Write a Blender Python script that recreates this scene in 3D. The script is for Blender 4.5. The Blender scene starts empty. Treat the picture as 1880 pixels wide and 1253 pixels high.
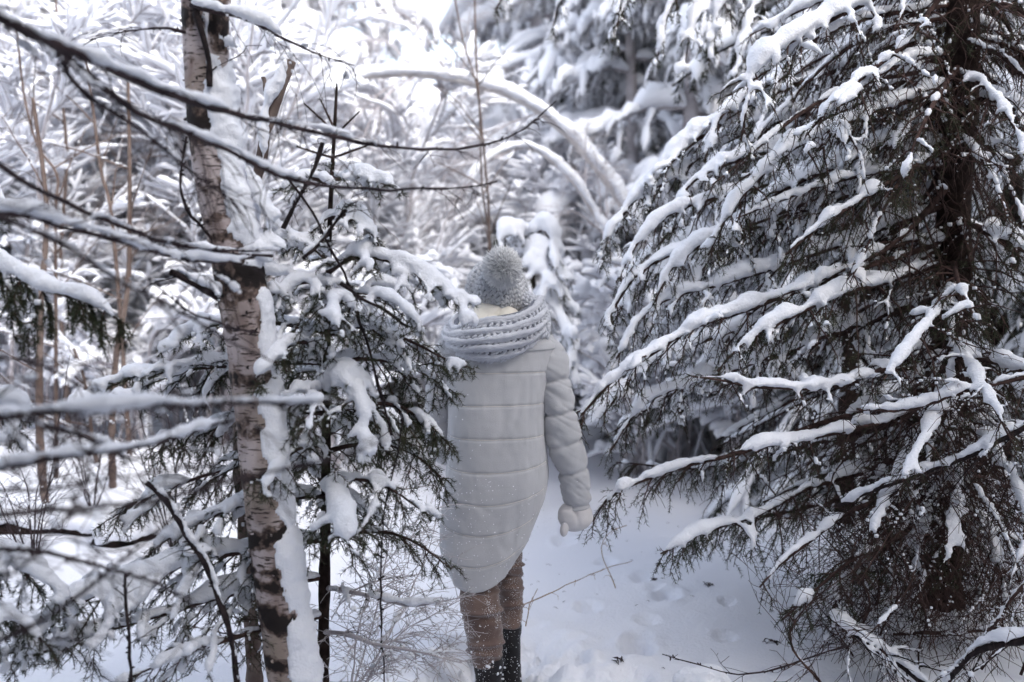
import bpy, math, random
import numpy as np
R = np.random.default_rng(7)
random.seed(7)
PI = math.pi
scene = bpy.context.scene
COL = scene.collection

# ---------------------------------------------------------------- camera
CAMZ = 1.6
PITCH = math.radians(4.57)
FPX = 1828.0                                   # 35 mm lens on a 36 mm sensor, in photo pixels
cam_d = bpy.data.cameras.new('camera')
cam_d.lens = 35.0; cam_d.sensor_width = 36.0
cam_d.clip_start = 0.05; cam_d.clip_end = 800
cam_d.dof.use_dof = True
cam_d.dof.focus_distance = 3.5
cam_d.dof.aperture_fstop = 1.65
cam = bpy.data.objects.new('camera', cam_d); COL.objects.link(cam)
cam.location = (0, 0, CAMZ)
cam.rotation_euler = (PI/2 - PITCH, 0, 0)
scene.camera = cam

# ---------------------------------------------------------------- world and sun (overcast winter day)
SUN_EL, SUN_AZ = math.radians(40), math.radians(142)      # behind the camera on its right, veiled by cloud
w = bpy.data.worlds.new('World'); scene.world = w; w.use_nodes = True
nt = w.node_tree; nt.nodes.clear()
sky = nt.nodes.new('ShaderNodeTexSky'); sky.sky_type = 'NISHITA'; sky.sun_disc = False
sky.sun_elevation = SUN_EL; sky.sun_rotation = SUN_AZ
sky.air_density = 1.0; sky.dust_density = 3.0; sky.ozone_density = 1.6
hs = nt.nodes.new('ShaderNodeHueSaturation'); hs.inputs['Saturation'].default_value = 0.56
bg = nt.nodes.new('ShaderNodeBackground'); bg.inputs['Strength'].default_value = 0.145
wo = nt.nodes.new('ShaderNodeOutputWorld')
nt.links.new(sky.outputs[0], hs.inputs['Color']); nt.links.new(hs.outputs[0], bg.inputs['Color']); nt.links.new(bg.outputs[0], wo.inputs[0])
sun_d = bpy.data.lights.new('sun', 'SUN'); sun_d.energy = 1.5; sun_d.angle = math.radians(40); sun_d.color = (1.0, 0.97, 0.93)
sun = bpy.data.objects.new('sun', sun_d); COL.objects.link(sun)
sun.rotation_euler = (PI/2 - SUN_EL, 0, PI - SUN_AZ)
scene.view_settings.view_transform = 'Standard'; scene.view_settings.look = 'None'
scene.view_settings.exposure = 1.68; scene.view_settings.gamma = 1.0
scene.view_settings.use_curve_mapping = False
cy = scene.cycles
cy.max_bounces = 8; cy.diffuse_bounces = 6; cy.glossy_bounces = 2; cy.transmission_bounces = 2; cy.transparent_max_bounces = 4
cy.caustics_reflective = False; cy.caustics_refractive = False
cy.use_denoising = True
try: cy.denoiser = 'OPENIMAGEDENOISE'
except Exception: pass

# ---------------------------------------------------------------- helpers
def P(px, py, Y):
    """world point at distance Y ahead of the camera that the photo shows at pixel (px, py)"""
    cx = (px - 940.0) / FPX; cyy = (626.5 - py) / FPX
    s, c = math.sin(PITCH), math.cos(PITCH)
    d = np.array([cx, c + cyy*s, -s + cyy*c])
    return np.array([0, 0, CAMZ]) + d * (Y / d[1])
def PP(pts): return np.array([P(*p) for p in pts])

def nrm(v): return v / np.maximum(np.linalg.norm(v, axis=-1, keepdims=True), 1e-9)

def _h(i, j, k, seed):
    n = (i*374761393 + j*668265263 + k*2147483647 + seed*974711) & 0x7fffffff
    n = (n ^ (n >> 13)) * 1274126177 & 0x7fffffff
    n = (n ^ (n >> 16)) * 668265263 & 0x7fffffff
    return (n & 0xffff) / 32767.5 - 1.0
def vn(p, seed=0):
    p = np.asarray(p, dtype=np.float64)
    f = np.floor(p); i = f.astype(np.int64); t = p - f; t = t*t*(3 - 2*t)
    a, b, c = i[..., 0], i[..., 1], i[..., 2]; x, y, z = t[..., 0], t[..., 1], t[..., 2]
    def L(u, v, m): return u + (v - u)*m
    return L(L(L(_h(a,b,c,seed), _h(a+1,b,c,seed), x), L(_h(a,b+1,c,seed), _h(a+1,b+1,c,seed), x), y),
             L(L(_h(a,b,c+1,seed), _h(a+1,b,c+1,seed), x), L(_h(a,b+1,c+1,seed), _h(a+1,b+1,c+1,seed), x), y), z)
def fbm(p, seed=0, oct=4):
    p = np.asarray(p, dtype=np.float64); s = 0; a = 1.0; n = 0
    for o in range(oct):
        s = s + a*vn(p*(2.03**o) + 17.3*o, seed + o); n += a; a *= .5
    return s / n

def spline(pts, n):
    """Catmull-Rom through pts, n points"""
    pts = np.asarray(pts, float)
    if len(pts) == 2:
        t = np.linspace(0, 1, n)[:, None]; return pts[0]*(1-t) + pts[1]*t
    e = np.vstack([2*pts[0]-pts[1], pts, 2*pts[-1]-pts[-2]])
    seg = np.linalg.norm(np.diff(pts, axis=0), axis=1); cum = np.r_[0, np.cumsum(seg)]
    s = np.linspace(0, cum[-1], n)
    i = np.clip(np.searchsorted(cum, s, side='right') - 1, 0, len(pts)-2)
    t = ((s - cum[i]) / np.maximum(seg[i], 1e-9))[:, None]
    a, b, c, d = e[i], e[i+1], e[i+2], e[i+3]
    return .5*((2*b) + (-a+c)*t + (2*a-5*b+4*c-d)*t*t + (-a+3*b-3*c+d)*t**3)

class G:
    """collects vertices, quads and triangles of one mesh"""
    def __init__(s): s.v = []; s.q = []; s.t = []; s.n = 0; s.a = []
    def add(s, v, q=None, t=None, a=None):
        v = np.asarray(v, float).reshape(-1, 3)
        if q is not None and len(q): s.q.append(np.asarray(q).reshape(-1, 4) + s.n)
        if t is not None and len(t): s.t.append(np.asarray(t).reshape(-1, 3) + s.n)
        s.v.append(v); s.n += len(v)
        if a is not None: s.a.append(np.asarray(a, float).reshape(-1))
    def tris(s): return sum(len(x) for x in s.q)*2 + sum(len(x) for x in s.t)
    def mesh(s, name, smooth=True):
        m = bpy.data.meshes.new(name)
        v = np.concatenate(s.v).astype(np.float32)
        q = np.concatenate(s.q) if s.q else np.zeros((0, 4), int)
        t = np.concatenate(s.t) if s.t else np.zeros((0, 3), int)
        m.vertices.add(len(v)); m.vertices.foreach_set('co', v.ravel())
        m.loops.add(q.size + t.size)
        m.loops.foreach_set('vertex_index', np.concatenate([q.ravel(), t.ravel()]).astype(np.int32))
        m.polygons.add(len(q) + len(t))
        st = np.concatenate([np.arange(len(q))*4, q.size + np.arange(len(t))*3]).astype(np.int32)
        m.polygons.foreach_set('loop_start', st)
        if smooth: m.polygons.foreach_set('use_smooth', np.ones(len(st), bool))
        m.update(calc_edges=True)
        if s.a:
            at = m.attributes.new('mark', 'FLOAT', 'POINT'); at.data.foreach_set('value', np.concatenate(s.a).astype(np.float32))
        return m

def frames(Pn):
    T = nrm(np.gradient(Pn, axis=1))
    mean = nrm(Pn[:, -1] - Pn[:, 0])
    ref = np.where(np.abs(mean[:, 2:3]) > .8, np.array([[1., 0, 0]]), np.array([[0, 0, 1.]]))[:, None, :]
    N = nrm(ref - (ref*T).sum(-1, keepdims=True)*T); B = np.cross(T, N)
    return T, N, B
def ring_faces(N, n, k):
    base = (np.arange(N)*n*k)[:, None, None]
    i = (np.arange(n-1)*k)[None, :, None]; j = np.arange(k)[None, None, :]; j2 = (j+1) % k
    return np.stack([base+i+j, base+i+j2, base+i+k+j2, base+i+k+j], -1).reshape(-1, 4)
def tubes(g, Pn, Rd, k=5, rough=0.0, seed=1):
    Pn = np.asarray(Pn, float); Rd = np.asarray(Rd, float)
    if Pn.ndim == 2: Pn = Pn[None]; Rd = Rd[None]
    N, n = Pn.shape[:2]
    if N == 0: return
    T, A, B = frames(Pn)
    a = np.arange(k)/k*2*PI
    dirv = np.cos(a)[None, None, :, None]*A[:, :, None, :] + np.sin(a)[None, None, :, None]*B[:, :, None, :]
    rr = Rd[:, :, None, None]
    V = Pn[:, :, None, :] + rr*dirv
    if rough: V = V + dirv*rr*rough*vn(V*(0.35/np.maximum(rr, .004)), seed)[..., None]
    g.add(V, ring_faces(N, n, k))
UP = np.array([0, 0, 1.0])
def snow_tubes(g, Pn, W, H, k=8, lift=.55):
    """ridges of snow lying along the lines Pn (N,n,3); W half widths, H half heights (N,n)"""
    if len(Pn) == 0: return
    N, n = Pn.shape[:2]
    T = nrm(np.gradient(Pn, axis=1))
    lat = np.cross(T, UP); l = np.linalg.norm(lat, axis=-1, keepdims=True)
    lat = np.where(l > .12, lat/np.maximum(l, 1e-6), np.array([1., 0, 0]))
    upv = nrm(np.cross(lat, T)*.6 + UP*.4)
    a = np.arange(k)/k*2*PI; s = np.sin(a); s = np.where(s < 0, s*.5, s)
    V = Pn[:, :, None, :] + upv[:, :, None, :]*(H*lift)[:, :, None, None] \
        + lat[:, :, None, :]*(W[:, :, None]*np.cos(a))[..., None] + upv[:, :, None, :]*(H[:, :, None]*s)[..., None]
    g.add(V, ring_faces(N, n, k))
def snow_on(g, Pn, w0, seed, cover=.7, freq=7.0, k=8, hang=.25, hmul=1.0, inner=0.0, ts=None):
    """decide how much snow each line carries: clumpy, less on steep parts, closed at both ends"""
    if len(Pn) == 0: return
    N, n = Pn.shape[:2]
    T = nrm(np.gradient(Pn, axis=1)); flat = np.sqrt(np.clip(1 - T[..., 2]**2, 0, 1))
    nz = vn(Pn*freq, seed)*.55 + vn(Pn*freq*2.7, seed+5)*.45
    tl = np.linspace(0, 1, n)[None] if ts is None else ts[:, None]
    cov = np.clip((nz + (cover - inner*np.clip(1 - tl*1.5, 0, 1))*1.7 - .75)*2.6, 0, 1)
    t = np.linspace(0, 1, n)[None]
    ends = np.sqrt(np.clip(np.minimum(t/.12, (1-t)/.10), 0, 1))
    w0 = np.asarray(w0, float)
    if w0.ndim == 1: w0 = w0[:, None]
    W = w0*cov*ends*(hang + (1-hang)*flat**1.5)*(1 + .55*vn(Pn*freq*2.1, seed+9))
    snow_tubes(g, Pn, W, W*hmul*(1 + .3*vn(Pn*freq*1.3, seed+3)), k)
def needles(g, Pn, per_m, ln, wd, ang=1.0, t0=0.0, seed=0):
    if len(Pn) == 0: return
    r = np.random.default_rng(seed)
    N, n = Pn.shape[:2]
    L = np.linalg.norm(np.diff(Pn, axis=1), axis=2).sum(1)
    cnt = r.poisson(L*per_m*(1-t0)); idx = np.repeat(np.arange(N), cnt); M = len(idx)
    if M == 0: return
    t = (t0 + (1-t0)*r.random(M))*(n-1); i = np.minimum(t.astype(int), n-2); f = (t-i)[:, None]
    a = Pn[idx, i]; b = Pn[idx, i+1]; p = a*(1-f)+b*f; T = nrm(b-a)
    v = r.normal(size=(M, 3)); v = nrm(v - (v*T).sum(1, keepdims=True)*T)
    an = ang*(.75 + .5*r.random(M))[:, None]
    d = nrm(T*np.cos(an) + v*np.sin(an) + np.array([0, 0, .12]))
    s = nrm(np.cross(d, r.normal(size=(M, 3))))
    l = ln*(.7 + .5*r.random(M))[:, None]
    V = np.stack([p - s*wd/2, p + s*wd/2, p + d*l], 1)
    g.add(V, t=np.arange(M*3).reshape(-1, 3))

# ---- objects
def link(o, parent=None):
    COL.objects.link(o)
    if parent is not None: o.parent = parent
    return o
def obj(name, g, mat, parent=None, kind=None, smooth=True):
    m = g.mesh(name, smooth) if isinstance(g, G) else g
    m.materials.append(mat) if not m.materials else None
    o = bpy.data.objects.new(name, m)
    if parent is not None:                                   # geometry is written in world space; parents are empties at the thing's base
        off = parent
        loc = np.zeros(3)
        while off is not None: loc += np.array(off.location); off = off.parent
        o.location = -loc
    if kind: o['kind'] = kind
    return link(o, parent)
def thing(name, label, cat, loc, group=None):
    o = bpy.data.objects.new(name, None); o.empty_display_size = .1
    o.location = [float(x) for x in loc]
    o['label'] = label; o['category'] = cat
    if group: o['group'] = group
    return link(o)
def tag(o, label, cat, group=None):
    o['label'] = label; o['category'] = cat
    if group: o['group'] = group
    return o
REMESH = []
def snow_obj(g, parent, voxel=.009, name='snow_cover', bump=.0046, smooth=2):
    if g.n == 0: return None
    o = obj(name, g, M['snow'], parent, 'stuff')
    md = o.modifiers.new('r', 'REMESH'); md.mode = 'VOXEL'; md.voxel_size = voxel; md.adaptivity = voxel*.35; md.use_smooth_shade = True
    ms = o.modifiers.new('s', 'SMOOTH'); ms.factor = .5; ms.iterations = smooth
    REMESH.append((o, bump)); return o
def bake_snow():
    dg = bpy.context.evaluated_depsgraph_get()
    tot = 0
    for o, bump in REMESH:
        old = o.data
        me = bpy.data.meshes.new_from_object(o.evaluated_get(dg))
        n = len(me.vertices)
        if n == 0: o.modifiers.clear(); continue
        co = np.empty(n*3, np.float32); me.vertices.foreach_get('co', co); co = co.reshape(-1, 3).astype(float)
        no = np.empty(n*3, np.float32); me.vertices.foreach_get('normal', no); no = no.reshape(-1, 3)
        co = co + no*(fbm(co*30, 3, 3)*bump*2.2 + vn(co*11, 8)*bump*1.8 + vn(co*85, 4)*bump*.35)[:, None]
        me.vertices.foreach_set('co', co.astype(np.float32).ravel())
        me.polygons.foreach_set('use_smooth', np.ones(len(me.polygons), bool))
        me.update(); me.name = 'snow_cover'
        if not me.materials: me.materials.append(M['snow'])
        o.modifiers.clear(); o.data = me; bpy.data.meshes.remove(old)
        tot += len(me.polygons)*2
    print('SNOW TRIS', tot)

# ---------------------------------------------------------------- materials
M = {}
def mat(name, col, rough=.7, spec=.3, noise=None, bump=None, sheen=0.0):
    """noise=(scale, colour2, lo, hi) mottles the colour; bump=(scale, strength, distance)"""
    m = bpy.data.materials.new(name); m.use_nodes = True
    n = m.node_tree.nodes; l = m.node_tree.links; b = n['Principled BSDF']
    b.inputs['Base Color'].default_value = (*col, 1); b.inputs['Roughness'].default_value = rough
    b.inputs['Specular IOR Level'].default_value = spec
    if sheen: b.inputs['Sheen Weight'].default_value = sheen
    tc = n.new('ShaderNodeTexCoord')
    if noise:
        for_i = n.new('ShaderNodeTexNoise'); for_i.inputs['Scale'].default_value = noise[0]; for_i.inputs['Detail'].default_value = 5
        l.new(tc.outputs['Object'], for_i.inputs['Vector'])
        r = n.new('ShaderNodeValToRGB'); r.color_ramp.elements[0].position = noise[2]; r.color_ramp.elements[1].position = noise[3]
        r.color_ramp.elements[0].color = (*col, 1); r.color_ramp.elements[1].color = (*noise[1], 1)
        l.new(for_i.outputs['Fac'], r.inputs['Fac']); l.new(r.outputs['Color'], b.inputs['Base Color'])
    if bump:
        t = n.new('ShaderNodeTexNoise'); t.inputs['Scale'].default_value = bump[0]; t.inputs['Detail'].default_value = 6
        l.new(tc.outputs['Object'], t.inputs['Vector'])
        bp = n.new('ShaderNodeBump'); bp.inputs['Strength'].default_value = bump[1]; bp.inputs['Distance'].default_value = bump[2]
        l.new(t.outputs['Fac'], bp.inputs['Height']); l.new(bp.outputs['Normal'], b.inputs['Normal'])
    M[name] = m; return m
mat('snow', (.87, .88, .92), .65, .25, bump=(120, .6, .008))
mat('snow_ground', (.86, .87, .92), .65, .25, bump=(70, .55, .012))
mat('needle', (.026, .034, .016), .6, .2, noise=(9, (.062, .070, .036), .35, .7))
mat('needle_far', (.030, .034, .026), .7, .2, noise=(3, (.06, .056, .05), .35, .7))
mat('needle_frost_brightened', (.22, .22, .23), .8, .1, noise=(4, (.48, .48, .50), .35, .7))  # rimed needles, paled further so the background looks brighter lit
mat('spruce_bark', (.018, .012, .011), .95, .05, noise=(30, (.050, .036, .030), .4, .75), bump=(70, .8, .006))
mat('spruce_twig', (.038, .024, .022), .85, .1, noise=(25, (.100, .062, .054), .4, .7))
mat('dead_wood', (.016, .011, .012), .85, .2, noise=(40, (.055, .040, .038), .45, .75), bump=(90, .7, .004))
mat('bare_twig', (.022, .013, .016), .7, .3, noise=(20, (.060, .036, .036), .4, .75))
mat('sapling_bark', (.10, .070, .060), .85, .2, noise=(14, (.20, .155, .135), .35, .7), bump=(50, .5, .004))
mat('far_twig', (.30, .27, .275), .9, .1, noise=(6, (.60, .56, .57), .3, .65))  # frosted twigs, colour paled further in place of background haze
mat('pale_bark', (.50, .46, .44), .85, .1, noise=(9, (.68, .65, .63), .35, .7), bump=(40, .5, .006))
mat('log_wood', (.010, .008, .008), .95, .05, noise=(12, (.034, .023, .020), .35, .7), bump=(30, .9, .01))
mat('dry_grass', (.34, .24, .15), .8, .2, noise=(20, (.22, .15, .10), .4, .7))
mat('rock', (.05, .048, .052), .85, .3, noise=(18, (.11, .10, .10), .4, .7), bump=(40, .8, .01))
mat('skin', (.60, .38, .30), .55, .3)
mat('hair', (.10, .06, .04), .5, .4)

# birch bark: pale skin, fine dark dashes, black scabs by the 'mark' attribute
def birch_mat():
    m = bpy.data.materials.new('birch_bark'); m.use_nodes = True
    n = m.node_tree.nodes; l = m.node_tree.links; b = n['Principled BSDF']; b.inputs['Roughness'].default_value = .75
    b.inputs['Specular IOR Level'].default_value = .2
    tc = n.new('ShaderNodeTexCoord')
    def noise(scale, det, sc=(1, 1, 1)):
        mp = n.new('ShaderNodeMapping'); mp.inputs['Scale'].default_value = sc
        t = n.new('ShaderNodeTexNoise'); t.inputs['Scale'].default_value = scale; t.inputs['Detail'].default_value = det
        l.new(tc.outputs['Object'], mp.inputs['Vector']); l.new(mp.outputs['Vector'], t.inputs['Vector']); return t.outputs['Fac']
    def ramp(f, p0, c0, p1, c1):
        r = n.new('ShaderNodeValToRGB'); e = r.color_ramp.elements
        e[0].position = p0; e[0].color = (*c0, 1); e[1].position = p1; e[1].color = (*c1, 1)
        l.new(f, r.inputs['Fac']); return r.outputs['Color']
    def mix(fac, a, c):
        x = n.new('ShaderNodeMix'); x.data_type = 'RGBA'
        l.new(fac, x.inputs['Factor'])
        for s, k in ((a, 'A'), (c, 'B')):
            i = [q for q in x.inputs if q.name == k and q.type == 'RGBA'][0]
            if isinstance(s, tuple): i.default_value = (*s, 1)
            else: l.new(s, i)
        return [q for q in x.outputs if q.type == 'RGBA'][0]
    mixcol = ramp(noise(70, 6), .38, (.045, .030, .026), .66, (.20, .145, .120))
    base = ramp(noise(14, 6, (1, 1, .6)), .36, (.27, .205, .185), .58, (.53, .455, .44))
    base = mix(ramp(noise(5, 3), .5, (0, 0, 0), .7, (1, 1, 1)), base, (.34, .275, .22))
    dash = ramp(noise(55, 4, (.5, .5, 2.6)), .56, (0, 0, 0), .64, (1, 1, 1))
    base = mix(dash, base, (.050, .035, .030))
    at = n.new('ShaderNodeAttribute'); at.attribute_name = 'mark'
    crack = noise(40, 6)
    add = n.new('ShaderNodeMath'); add.operation = 'ADD'; l.new(at.outputs['Fac'], add.inputs[0])
    sc = n.new('ShaderNodeMath'); sc.operation = 'MULTIPLY_ADD'; sc.inputs[1].default_value = 1.2; sc.inputs[2].default_value = -.6
    l.new(crack, sc.inputs[0]); l.new(sc.outputs[0], add.inputs[1])
    mk = ramp(add.outputs[0], .42, (0, 0, 0), .58, (1, 1, 1))
    brown = ramp(add.outputs[0], .16, (0, 0, 0), .34, (1, 1, 1))
    base = mix(brown, base, mixcol)
    base = mix(mk, base, (.020, .015, .014))
    l.new(base, b.inputs['Base Color'])
    bp = n.new('ShaderNodeBump'); bp.inputs['Strength'].default_value = .7; bp.inputs['Distance'].default_value = .004
    l.new(noise(60, 6, (.6, .6, 1.6)), bp.inputs['Height']); l.new(bp.outputs['Normal'], b.inputs['Normal'])
    M['birch_bark'] = m
birch_mat()
def cloth(name, col, col2, weave, rough=.85, sheen=.3, speck=None):
    m = bpy.data.materials.new(name); m.use_nodes = True
    n = m.node_tree.nodes; l = m.node_tree.links; b = n['Principled BSDF']
    b.inputs['Roughness'].default_value = rough; b.inputs['Sheen Weight'].default_value = sheen; b.inputs['Specular IOR Level'].default_value = .25
    tc = n.new('ShaderNodeTexCoord')
    t = n.new('ShaderNodeTexNoise'); t.inputs['Scale'].default_value = 9; t.inputs['Detail'].default_value = 6
    l.new(tc.outputs['Object'], t.inputs['Vector'])
    r = n.new('ShaderNodeValToRGB'); e = r.color_ramp.elements
    e[0].position = .35; e[0].color = (*col, 1); e[1].position = .68; e[1].color = (*col2, 1)
    l.new(t.outputs['Fac'], r.inputs['Fac']); out = r.outputs['Color']
    if speck:                                             # clinging snow grains
        v = n.new('ShaderNodeTexVoronoi'); v.inputs['Scale'].default_value = speck[0]; l.new(tc.outputs['Object'], v.inputs['Vector'])
        v2 = n.new('ShaderNodeTexNoise'); v2.inputs['Scale'].default_value = 14; l.new(tc.outputs['Object'], v2.inputs['Vector'])
        lt = n.new('ShaderNodeMath'); lt.operation = 'MULTIPLY_ADD'; lt.inputs[1].default_value = speck[1]; lt.inputs[2].default_value = speck[2]
        l.new(v2.outputs['Fac'], lt.inputs[0])
        cmp = n.new('ShaderNodeMath'); cmp.operation = 'LESS_THAN'; l.new(v.outputs['Distance'], cmp.inputs[0]); l.new(lt.outputs[0], cmp.inputs[1])
        x = n.new('ShaderNodeMix'); x.data_type = 'RGBA'; l.new(cmp.outputs[0], x.inputs['Factor'])
        ia = [q for q in x.inputs if q.name == 'A' and q.type == 'RGBA'][0]; ib = [q for q in x.inputs if q.name == 'B' and q.type == 'RGBA'][0]
        l.new(out, ia); ib.default_value = (.82, .84, .88, 1); out = [q for q in x.outputs if q.type == 'RGBA'][0]
    l.new(out, b.inputs['Base Color'])
    wv = n.new('ShaderNodeTexNoise'); wv.inputs['Scale'].default_value = weave; wv.inputs['Detail'].default_value = 3
    l.new(tc.outputs['Object'], wv.inputs['Vector'])
    bp = n.new('ShaderNodeBump'); bp.inputs['Strength'].default_value = .35; bp.inputs['Distance'].default_value = .003
    l.new(wv.outputs['Fac'], bp.inputs['Height']); l.new(bp.outputs['Normal'], b.inputs['Normal'])
    M[name] = m
cloth('jacket_cloth', (.415, .415, .432), (.465, .463, .478), 300)
cloth('hood_cloth', (.72, .68, .60), (.76, .72, .65), 300)
cloth('scarf_wool', (.46, .47, .52), (.62, .63, .67), 500, .95, .5)
cloth('scarf_wool_shade', (.13, .14, .17), (.18, .19, .23), 500, .95, .2)  # darkened copy of the wool: shade painted into gaps between stitches
cloth('hat_wool', (.47, .475, .50), (.60, .60, .62), 500, .95, .4)
cloth('pompom_wool', (.66, .665, .68), (.78, .78, .79), 500, .95, .5)
cloth('hat_wool_shade', (.17, .17, .19), (.22, .22, .24), 500, .95, .2)  # hat wool darkened, standing for shade behind its stitches
cloth('mitten_cloth', (.56, .53, .53), (.62, .60, .60), 400, .9, .4)
cloth('trouser_cloth', (.110, .072, .062), (.165, .115, .098), 420, .9, .3, speck=(230, .9, -.27))
cloth('boot_leather', (.012, .011, .012), (.022, .020, .021), 200, .5, .0, speck=(120, .9, -.34))

# ---------------------------------------------------------------- ground
FOOT = [(0.735, 4.62, .055, .07), (0.70, 4.72, .04, .03), (0.52, 4.02, .06, .07), (.545, 4.12, .05, .035), (.60, 4.32, .045, .03), (.47, 3.72, .07, .06), (.66, 4.9, .05, .05), (.50, 5.2, .05, .05), (.42, 3.45, .07, .05), (.35, 4.5, .05, .04), (.25, 3.9, .06, .05), (.3, 5.6, .06, .05), (.9, 4.1, .04, .03), (1.0, 4.5, .035, .025), (-.09, 3.62, .22, .10), (.02, 3.92, .20, .09), (-.15, 3.2, .2, .06), (.12, 2.9, .2, .05)]
def ground_h(x, y):
    p = np.stack([x, y, np.zeros_like(x)], -1)
    h = .10*fbm(p*.45, 21, 4) + .022*fbm(p*2.6, 22, 3) + .010*fbm(p*7.5, 23, 3) + .05
    trail = np.exp(-((x + .02*np.sin(y) - .25)/.75)**2)*np.clip(1 - np.abs(y-4)/10, 0, 1)
    h = h*(1 - .75*trail) - .02*trail
    h = h + .16*np.clip(np.abs(x - .2) - 1.1, 0, 2.2)*np.exp(-((y-4)/7)**2)*(.8 + .5*vn(p*.9, 30))
    h = h + np.clip((np.hypot(x, y) - 14)*.03, 0, 5)
    for fx, fy, r, d in FOOT:
        q = ((x-fx)/r)**2 + ((y-fy)/(r*1.35))**2
        h = h - d*np.exp(-q**2.2)*(.8 + .5*vn(p*40, 33)) + d*.22*np.exp(-(np.sqrt(q)-1.5)**2*7)*(.6 + .8*vn(p*18, 34))
    return h
def gz(x, y): return float(ground_h(np.array([x*1.0]), np.array([y*1.0]))[0])
def build_ground():
    def axis(a, b, step, lo, hi, gr):
        v = list(np.arange(a, b, step)); st = step
        while v[-1] < hi: st *= gr; v.append(v[-1] + st)
        st = step
        while v[0] > lo: st *= gr; v.insert(0, v[0] - st)
        return np.array(v)
    x = axis(-.6, 1.7, .019, -170, 170, 1.085); y = axis(3.1, 5.3, .019, -60, 260, 1.075)
    X, Y = np.meshgrid(x, y)
    g = G(); n = len(x)
    i = np.arange(len(y)-1)[:, None]*n; j = np.arange(n-1)[None]
    q = np.stack([i+j, i+j+1, i+n+j+1, i+n+j], -1)
    g.add(np.stack([X, Y, ground_h(X, Y)], -1), q)
    obj('snow_ground', g, M['snow_ground'], None, 'structure')
build_ground()

# ---------------------------------------------------------------- tree builders
def twig_set(Pn, idx, s, side_ang, length, droop, n, seed, plane_up=.0, wig=.04, fwd=None):
    """children of lines Pn[idx] at parameter s: returns (M,n,3)"""
    r = np.random.default_rng(seed)
    m = Pn.shape[1]; t = s*(m-1); i = np.minimum(t.astype(int), m-2); f = (t-i)[:, None]
    a = Pn[idx, i]; b = Pn[idx, i+1]; p0 = a*(1-f)+b*f; T = nrm(b-a)
    lat = np.cross(T, UP); ll = np.linalg.norm(lat, axis=1, keepdims=True)
    rnd = nrm(r.normal(size=lat.shape)); lat = np.where(ll > .2, lat/np.maximum(ll, 1e-6), rnd)
    upv = np.cross(lat, T)
    sgn = np.where(np.arange(len(idx)) % 2 == 0, 1.0, -1.0)[:, None]
    roll = (r.normal(size=(len(idx), 1))*.45 + plane_up)
    side = nrm(lat*sgn*np.cos(roll) + upv*np.sin(roll))
    an = (side_ang*(1 + .25*r.normal(size=len(idx))))[:, None]
    d = nrm(T*np.cos(an) + side*np.sin(an))
    L = (length*(.7 + .6*r.random(len(idx))))[:, None, None]
    tt = np.linspace(0, 1, n)[None, :, None]
    dr = (droop*(.6 + .8*r.random(len(idx))))[:, None, None] if np.ndim(droop) == 0 else droop[:, None, None]
    C = p0[:, None] + L*(d[:, None]*tt*(1 - .25*dr*tt) - UP*dr*tt**1.8*.6)
    w = r.normal(size=(len(idx), n, 3))*wig*L; w[:, 0] = 0
    return C + np.cumsum(w, 1)*tt*.8

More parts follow.
